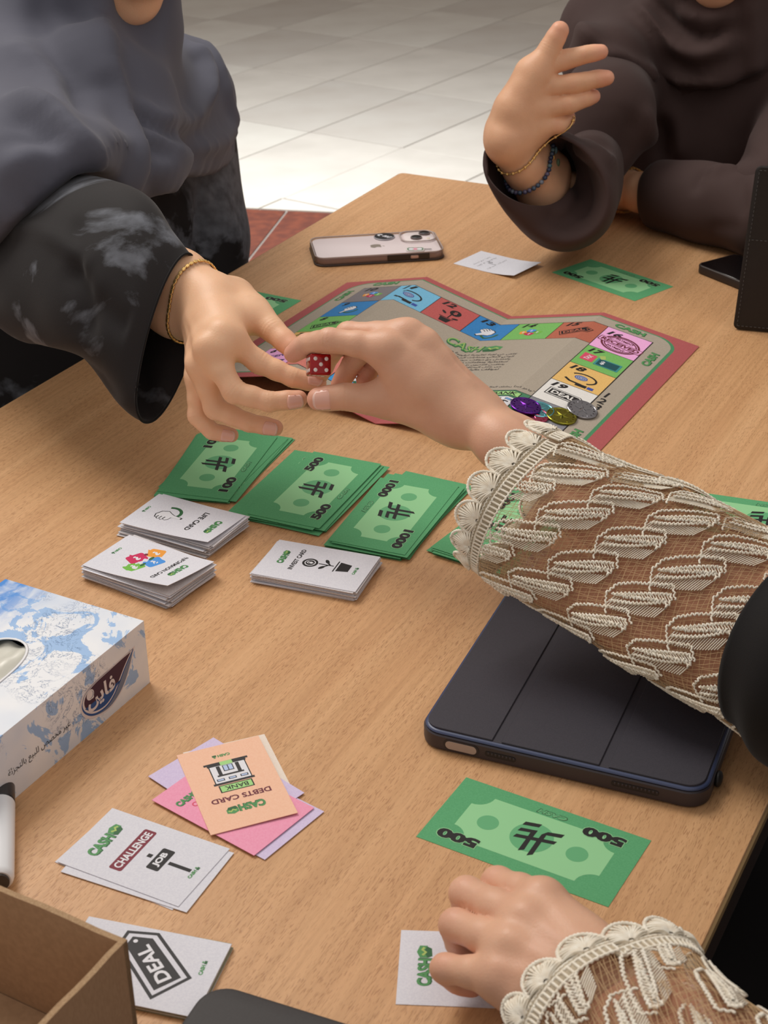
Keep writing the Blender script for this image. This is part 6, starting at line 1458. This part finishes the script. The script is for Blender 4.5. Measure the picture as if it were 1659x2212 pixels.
# ================================================================ PERSON IN CREAM LACE (near right)
LACE = grain('cream_crochet_yarn', (250, 244, 230), (238, 227, 208), 260, .82, .3, 3, bdist=.0004, spec=.2); LACE_T = mat('tan_net_thread', (208, 176, 136), .8, spec=.2)
def lace_sleeve(name, rings, Lx, Ly, cuff_len, org, parent, nx_off=.0, seed=1, flare=.0):
    """crochet lace on a lofted tube; s runs up the arm in metres, c round it in metres"""
    span = 14; V, Q, m = loft(rings, 72, span); G = V.reshape(m, 72, 3)
    cen = G.mean(1); s_len = np.concatenate([[0], np.cumsum(np.linalg.norm(np.diff(cen, axis=0), axis=1))]); S = s_len[-1]
    per = np.linalg.norm(np.diff(np.concatenate([G, G[:, :1]], 1), axis=1), axis=2).sum(1).mean(); rows = int(round(per / Ly)); ly = per / rows
    N = vnormals(V, Q).reshape(m, 72, 3)
    if ((G[:, 0] - cen) * N[:, 0]).sum() < 0: N = -N
    rr = np.random.RandomState(seed)
    def pos(s, c, off=0.0):
        """s in metres, c in metres (arrays)"""
        s = np.asarray(s, float); c = np.asarray(c, float); i = np.interp(np.clip(s, 0, S), s_len, np.arange(m)); i0 = np.clip(i.astype(int), 0, m - 2); fi = (i - i0)[:, None]
        k = (c / per * 72) % 72; k0 = k.astype(int) % 72; k1 = (k0 + 1) % 72; fk = (k - np.floor(k))[:, None]
        f = lambda A: (A[i0, k0] * (1 - fi) + A[i0 + 1, k0] * fi) * (1 - fk) + (A[i0, k1] * (1 - fi) + A[i0 + 1, k1] * fi) * fk
        P = f(G); Nn = f(N); ext = (s - np.clip(s, 0, S))[:, None]; ax = cen[1] - cen[0]; ax = ax / np.linalg.norm(ax); P = P + ax * ext
        wob = .0016 * np.sin(s * 61 + c * 37) + .0012 * np.sin(c * 83 - s * 29 + 1)
        off = off[:, None] if isinstance(off, np.ndarray) else off
        return P + Nn * (off + wob[:, None] + (flare * np.exp(-np.clip(s, -1, 9) / .012))[:, None])
    thick = []; mid = []; thin = []
    K = int(S / Lx) + 2
    def rope(pts_s, pts_c, r, amp=.0006, step=.0009, wl=.0026, off=.0012, into=thick):
        P = np.stack([pts_s, pts_c], 1); d = np.concatenate([[0], np.cumsum(np.linalg.norm(np.diff(P, axis=0), axis=1))]); n = max(4, int(d[-1] / step)); q = np.linspace(0, d[-1], n)
        s = np.interp(q, d, P[:, 0]); c = np.interp(q, d, P[:, 1]); T = np.stack([np.gradient(s), np.gradient(c)], 1); T /= np.linalg.norm(T, axis=1)[:, None] + 1e-12
        z = amp * np.sign(np.sin(q / wl * 2 * np.pi)) * np.abs(np.sin(q / wl * 2 * np.pi)) ** .6; s2 = s - T[:, 1] * z; c2 = c + T[:, 0] * z
        keep = (s2 > cuff_len) & (s2 < S)
        if keep.sum() < 3: return
        a = np.argmax(keep); b = len(keep) - np.argmax(keep[::-1]); s2, c2, q = s2[a:b], c2[a:b], q[a:b]
        into.append((pos(s2, c2, off), r * (1 + .22 * np.cos(q / wl * 4 * np.pi))))
    for j in range(rows):
        for k in range(-1, K):
            s0 = cuff_len + (k + (.5 if j % 2 else 0) + nx_off) * Lx; c0 = j * ly; js = rr.uniform(-.06, .06, 4)
            cell = lambda x, y: (s0 + Lx * np.asarray(x, float), c0 + ly * (np.asarray(y, float) + .62 * (np.asarray(x, float) - .5)))
            # chain outlining the long cell
            a, b = cell([0, .10, .30, .62, .90, 1.0], [.10, .34, .42, .45, .44, .10 + js[0] * .4]); rope(a, b, .00072, .00075, wl=.0030)
            a, b = cell([0, .10], [.10, -.42]); rope(a, b, .00065, .0006)
            # leaf: fat looped cord with a rounded tip, filled with slanting yarns
            q = np.linspace(0, 1, 22); w_ = .30 * np.sin(np.pi * np.clip(q * .5 + .02, 0, 1)) ** .8; up = .06 + js[1] * .4; x = .10 + .80 * q; tip = np.linspace(-1, 1, 8)
            xs = np.concatenate([x, .90 + .05 * np.cos(tip * np.pi / 2), x[::-1]]); ys = np.concatenate([w_ * .5 + up, up - .15 * np.sin(tip * np.pi / 2) , -w_ * .5 + up]); a, b = cell(xs, ys); rope(a, b, .00078, .0008, wl=.0028, off=.0022)
            a, b = cell(.24 + .62 * q, up + 0 * q); rope(a, b, .00078, .0011, wl=.0024, off=.0026)
            for g in np.linspace(.02, .98, 20):
                xx = .10 + .80 * g; hw = .15 * math.sin(math.pi * min(1, g * .5 + .02)) ** .8
                a, b = cell([xx - .10, xx + .02], [up - hw - .30 * (1 - g * .2), up - hw]); n = 5; mid.append((pos(np.linspace(a[0], a[1], n), np.linspace(b[0], b[1], n), .0009), .00040)) if a.min() > cuff_len and a.max() < S else None
                a, b = cell([xx - .03, xx + .07], [up + hw, up - hw * .2]); mid.append((pos(np.linspace(a[0], a[1], 4), np.linspace(b[0], b[1], 4), .0020), .00048)) if a.min() > cuff_len and a.max() < S else None
        # fine warp threads running up the arm
        for g in range(13):
            s = np.arange(cuff_len, S, .0035); c = j * ly + ly * (g + .5) / 13 + .62 * ly * ((s - cuff_len) / Lx) + .0006 * np.sin(s * 240 + g * 2 + j)
            thin.append((pos(s, c, .0002), .00018))
    for s_ in np.arange(cuff_len, S, .0022):
        c = np.linspace(0, per, 110); thin.append((pos(s_ + .0012 * np.sin(c * 150 + s_ * 900), c, .0001), .00014))
    root = from_np(name, *[x if i else x - org for i, x in enumerate(tubes(thick, .0007, 5))], LACE, parent)
    root['kind'] = 'thing'
    from_np('slanting_yarn', *[x if i else x - org for i, x in enumerate(tubes(mid, .0003, 4))], LACE, root)
    from_np('fine_net', *[x if i else x - org for i, x in enumerate(tubes(thin, .0002, 3))], LACE_T, root)
    # sheer skin-toned lining under the lace
    q_ = np.linspace(cuff_len + .016, S, 60); c = np.linspace(0, per, 73)[:-1]; Vl = np.vstack([pos(np.full(72, a_), c, -.0022) for a_ in q_]); i = np.arange(59)[:, None] * 72; j_ = np.arange(72)[None]; k_ = (j_ + 1) % 72
    from_np('sheer_lining', Vl - org, np.stack([i + j_, i + k_, i + 72 + k_, i + 72 + j_], -1).reshape(-1, 4), mat('sheer_lining', (196, 142, 112), .8, spec=.2, Alpha=.62), root)
    # cuff: ladder band and a row of shell scallops
    band = []; c = np.linspace(0, per, 400)
    for s_, r in ((cuff_len - .001, .0008), (cuff_len - .0075, .0008), (cuff_len - .010, .0007)): band.append((pos(s_ + .0004 * np.sin(c * 2600), c, .0012), r * (1 + .25 * np.sin(c * 2600))))
    for c_ in np.arange(0, per, .0030): band.append((pos(np.linspace(cuff_len - .001, cuff_len - .0075, 4), np.full(4, c_), .0012), .0008))
    fan = []; ns = int(round(per / .0205)); w = per / ns; R0 = .0155
    for k in range(ns):
        cc = (k + .5) * w + rr.uniform(-.0006, .0006); sb = cuff_len - .0095
        for g in np.linspace(-1, 1, 17):
            for lay_ in (0, 1):
                a = g * 1.32 + .05 * lay_; R = R0 * (.94 + .08 * math.cos(g * 9)) ; q = np.linspace(.12, 1, 7)
                fan.append((pos(sb - R * q * math.cos(a), cc + w * .56 * q * math.sin(a) / math.sin(1.32), .0010 + .0024 * np.sin(q * np.pi) * (1 if lay_ else .5)), .00052 + .0002 * (1 - q)))
        a = np.linspace(-1.5, 1.5, 46); fan.append((pos(sb - (R0 + .0006) * np.cos(a) ** .8 + .0003 * np.sin(a * 40), cc + w * .5 * np.sin(a) / math.sin(1.5), .0010 + .0006 * np.abs(np.sin(a * 20))), .0011))
        for q in (.35, .62): a = np.linspace(-1.1, 1.1, 20); fan.append((pos(sb - R0 * q * np.cos(a), cc + w * .5 * q * np.sin(a), .0020), .0004))
    cf = from_np('cuff', *[x if i else x - org for i, x in enumerate(tubes(band, .0008, 5))], LACE, parent); from_np('shell_edging', *[x if i else x - org for i, x in enumerate(tubes(fan, .0006, 5))], LACE, cf)
    # knit backing of the scalloped edge so the fans read solid
    c = np.linspace(0, per, 300); edge = cuff_len - .0095 - (R0 - .001) * np.abs(np.sin(np.pi * c / w)) ** .6
    A = pos(np.full(300, cuff_len - .001), c, .0004); Mi = pos((edge + cuff_len) / 2 - .004, c, .0006); B = pos(edge, c, .0006); Vb = np.vstack([A, Mi, B]); i = np.arange(299); Fb = np.vstack([np.stack([i, i + 1, i + 301, i + 300], 1), np.stack([i + 300, i + 301, i + 601, i + 600], 1)])
    o = from_np('cuff_lining', Vb - org, Fb, mat('cream_lining', (206, 192, 168), .85, spec=.2), cf); md = o.modifiers.new('thick', 'SOLIDIFY'); md.thickness = .0006
def limb(P, rad, f, u, side):
    """rings of a sleeve bending at the elbow: the hinge axis stays fixed while the other axis turns with the path"""
    P = np.array(P, float); T = np.gradient(P, axis=0); T /= np.linalg.norm(T, axis=1)[:, None]; h = np.cross(f, u); h /= np.linalg.norm(h); h = h if h @ side > 0 else -h
    out = []
    for p, t_, r in zip(P, T, rad):
        h_ = h - t_ * (h @ t_); h_ /= np.linalg.norm(h_); a = np.cross(t_, h_); a = a if a @ np.cross(f, h) > 0 else -a; out.append((p, a * r, h_ * r))
    if out[0][1][2] < 0: out = [(p, -a, b) for p, a, b in out]
    return out
def person_near():
    org = np.array([.62, .62, 0]); t = empty('person', tuple(org)); tag(t, 'person in cream crochet lace sleeves and black vest, one hand at the die', 'person')
    put = lambda name, V, F, m, par=t, **k: from_np(name, V - org, F, m, par, **k)
    V1, Q1, w1, n1 = hand_field(B_W, B_F, B_T, B_E, np.array([0, -.5, .85]), arm_len=.235, arm_r=(.0176, .0300), wide=.0112, sc=.97, cb=.88)
    V2, Q2, w2, n2 = hand_field(C_W, C_F, C_T, C_E, np.array([0, -.4, .9]), arm_len=.12, arm_r=(.0185, .027), wide=.0115, sc=.93, web=.32, kf=.0042, vox=.0010)
    Fb = Field([.16, .30, TH - .62], [.95, 1.12, TH + .55], .014); G = Fb.new(); Rs = np.array([.50, .80, TH + .25]); Ls = np.array([.48, .44, TH + .25]); fB = (B_E - B_W) / np.linalg.norm(B_E - B_W); fC = (C_E - C_W) / np.linalg.norm(C_E - C_W)
    EB = B_W + fB * .235; EC = C_W + fC * .21
    Fb.cone(G, B_W + fB * .18, EB, .026, .034, .02); c0b = (at(1684, 1225, .132) + at(1632, 1535, .036)) / 2; Mb = c0b + fB * .045 + (Rs - c0b) / np.linalg.norm(Rs - c0b) * .09; Fb.cone(G, EB, Mb, .034, .036, .03); Fb.cone(G, Mb, Rs, .036, .045, .03); Fb.cone(G, C_W + fC * .10, EC, .027, .034, .02); Fb.cone(G, EC, Ls, .038, .05, .03); Fb.cone(G, Rs, Ls, .055, .055, .04); Fb.cone(G, (Rs + Ls) / 2 + [.02, 0, -.05], [.54, .62, TH - .30], .08, .10, .06); Fb.cone(G, [.49, .62, TH + .25], [.46, .64, TH + .39], .052, .055, .03)
    V3, Q3 = Fb.mesh(G, 2); hc = np.array([.435, .65, TH + .49]); Fd = Field(hc - .2, hc + .17, .006); G = Fd.new(); head_parts(Fd, G, hc, np.array([-.86, .25, -.35]), np.array([-.2, 0, 1.0])); V4, Q4 = Fd.mesh(G, 2)
    V, Q, w = merge([(V1, Q1, w1), (V2, Q2, w2), (V3, Q3, np.zeros(len(V3))), (V4, Q4, np.zeros(len(V4)))]); body_obj(V - org, Q, w, SKIN_B, t)
    nail(B_T[2] - org, B_T[3] - org, .0084, np.array([.05, -.95, .22]), t, wd=.9, ln=1.15)
    # black vest, skirt over the lap, short black oversleeves, headscarf
    Fa = Field([.14, .02, TH - .66], [1.02, 1.40, TH + .36], .0105); G = Fa.new()
    Fa.cone(G, (Rs + Ls) / 2 + [.04, 0, -.04], [.58, .62, TH - .30], .14, .18, .06); Fa.cone(G, Rs + [.02, 0, -.01], Ls + [.02, 0, -.01], .085, .085, .06)
    for y in (.76, .50): Fa.cone(G, [.58, y, TH - .28], [.38, y + .10, TH - .24], .12, .095, .08); Fa.cone(G, [.40, y + .10, TH - .24], [.42, y + .06, TH - .60], .09, .12, .06)
    for a, b, c_ in (([.66, .80, TH - .30], [.31, 1.00, TH - .25], [.33, 1.00, TH - .62]), ([.66, .62, TH - .30], [.23, .87, TH - .25], [.24, .86, TH - .62]), ([.70, .90, TH - .32], [.40, 1.15, TH - .30], [.42, 1.15, TH - .64])): Fa.cone(G, a, b, .13, .115, .08); Fa.cone(G, b, c_, .11, .13, .06)
    V, Q = Fa.mesh(G, 3); put('black_vest', V, Q, BLACK)
    pB = B_W + fB * .222 + np.array([0, 0, -.004]); lat = np.cross(fB, [0, 0, 1]); lat /= np.linalg.norm(lat); upv = np.cross(lat, fB)
    def sl(P, rad, name, sk=0):
        R_ = [(p, upv * r, lat * r) for p, r in zip(P, rad)]; V, Q, m = loft(R_, 56, 10); V = V + vnormals(V, Q) * (.002 * noise3(V, 40, 4))[:, None]; o = put(name, V, Q, BLACK); md = o.modifiers.new('thick', 'SOLIDIFY'); md.thickness = .0018; md.offset = -1

    Fs = Field(hc - [.24, .24, .42], hc + .18, .008); G = Fs.new(); f = np.array([-.86, .25, -.35]); f /= np.linalg.norm(f); u = np.array([-.2, 0, 1.0]); u -= f * (u @ f); u /= np.linalg.norm(u)
    Fs.ell(G, hc + u * .02 - f * .02, [f * .108, np.cross(f, u) * .096, u * .128], .03); Fs.cone(G, hc - u * .08, (Rs + Ls) / 2 + [0, 0, .03], .088, .13, .06)
    ax = [Fs.lo[i] + np.arange(Fs.n[i]) * Fs.vox for i in range(3)]; X, Y, Z = np.meshgrid(*ax, indexing='ij'); r = np.cross(f, u); P = np.stack([X, Y, Z], -1) - (hc + f * .105 - u * .010); e = np.sqrt((P @ f / .075) ** 2 + (P @ r / .058) ** 2 + (P @ u / .098) ** 2); G = np.maximum(G, -(e - 1) * .06)
    V, Q = Fs.mesh(G, 3); put('headscarf', V, Q, BLACK)
    def ring(a, ha, b, hb, l): p, q = at(*a, ha), at(*b, hb); return ((p + q) / 2, (p - q) / 2, np.array(l))
    R_ = [ring((1684, 1225), .132, (1632, 1535), .036, -lat * .050)]
    c0_ = R_[0][0]; ud = (Rs - c0_) / np.linalg.norm(Rs - c0_)
    R_ += limb([c0_ + fB * .020, c0_ + fB * .045 + ud * .012, c0_ + fB * .055 + ud * .05, c0_ + fB * .045 + ud * .11, c0_ * .45 + Rs * .55, Rs], [.062, .064, .066, .066, .072, .085], fB, ud, -lat)
    V, Q, m = loft(R_, 64, 10); V = V + vnormals(V, Q) * (.0022 * noise3(V, 40, 4))[:, None]; V[:, 2] = np.maximum(V[:, 2], TH + .003); o = put('oversleeve', V, Q, BLACK); md = o.modifiers.new('thick', 'SOLIDIFY'); md.thickness = .0018; md.offset = -1
    # lace sleeves
    def ring(a, ha, b, hb, l): p, q = at(*a, ha), at(*b, hb); return ((p + q) / 2, (p - q) / 2, np.array(l))
    la = -lat
    R_ = [ring((1135, 930), .150, (1042, 1205), .078, la * .040), ring((1212, 962), .147, (1078, 1228), .070, la * .040), ring((1300, 1002), .142, (1160, 1288), .058, la * .041), ring((1410, 1042), .134, (1285, 1362), .046, la * .043), ring((1520, 1092), .124, (1420, 1448), .044, la * .045), ring((1640, 1148), .112, (1560, 1530), .036, la * .047), ring((1715, 1185), .108, (1640, 1575), .034, la * .044)]
    lace_sleeve('lace_sleeve', R_, .046, .0225, .020, org, t, seed=2)
    latC = np.cross(fC, [0, 0, 1]); latC /= np.linalg.norm(latC); upC = np.cross(latC, fC); c0 = C_W + fC * -.012
    def rc(d, r1, r2, dz=0, dl=0): return (C_W + fC * d + latC * dl + np.array([0, 0, dz]), upC * r1, latC * r2)
    R_ = [rc(-.030, .031, .052, .0, 0), rc(-.010, .032, .050), rc(.02, .033, .048), rc(.06, .035, .047), rc(.11, .038, .047), rc(.16, .042, .050), rc(.20, .045, .052)]
    lace_sleeve('lace_sleeve', R_, .046, .0225, .020, org, t, seed=7)
    R_ = limb([EC - fC * .02, EC + fC * .012, EC + fC * .03 + (Ls - EC) * .05, EC * .8 + Ls * .2 + fC * .012, EC * .45 + Ls * .55, Ls], [.054, .058, .060, .062, .070, .085], fC, Ls - EC, latC)
    V, Q, m = loft(R_, 56, 10); V = V + vnormals(V, Q) * (.002 * noise3(V, 40, 6))[:, None]; o = put('oversleeve', V, Q, BLACK); md = o.modifiers.new('thick', 'SOLIDIFY'); md.thickness = .0018; md.offset = -1
person_near()
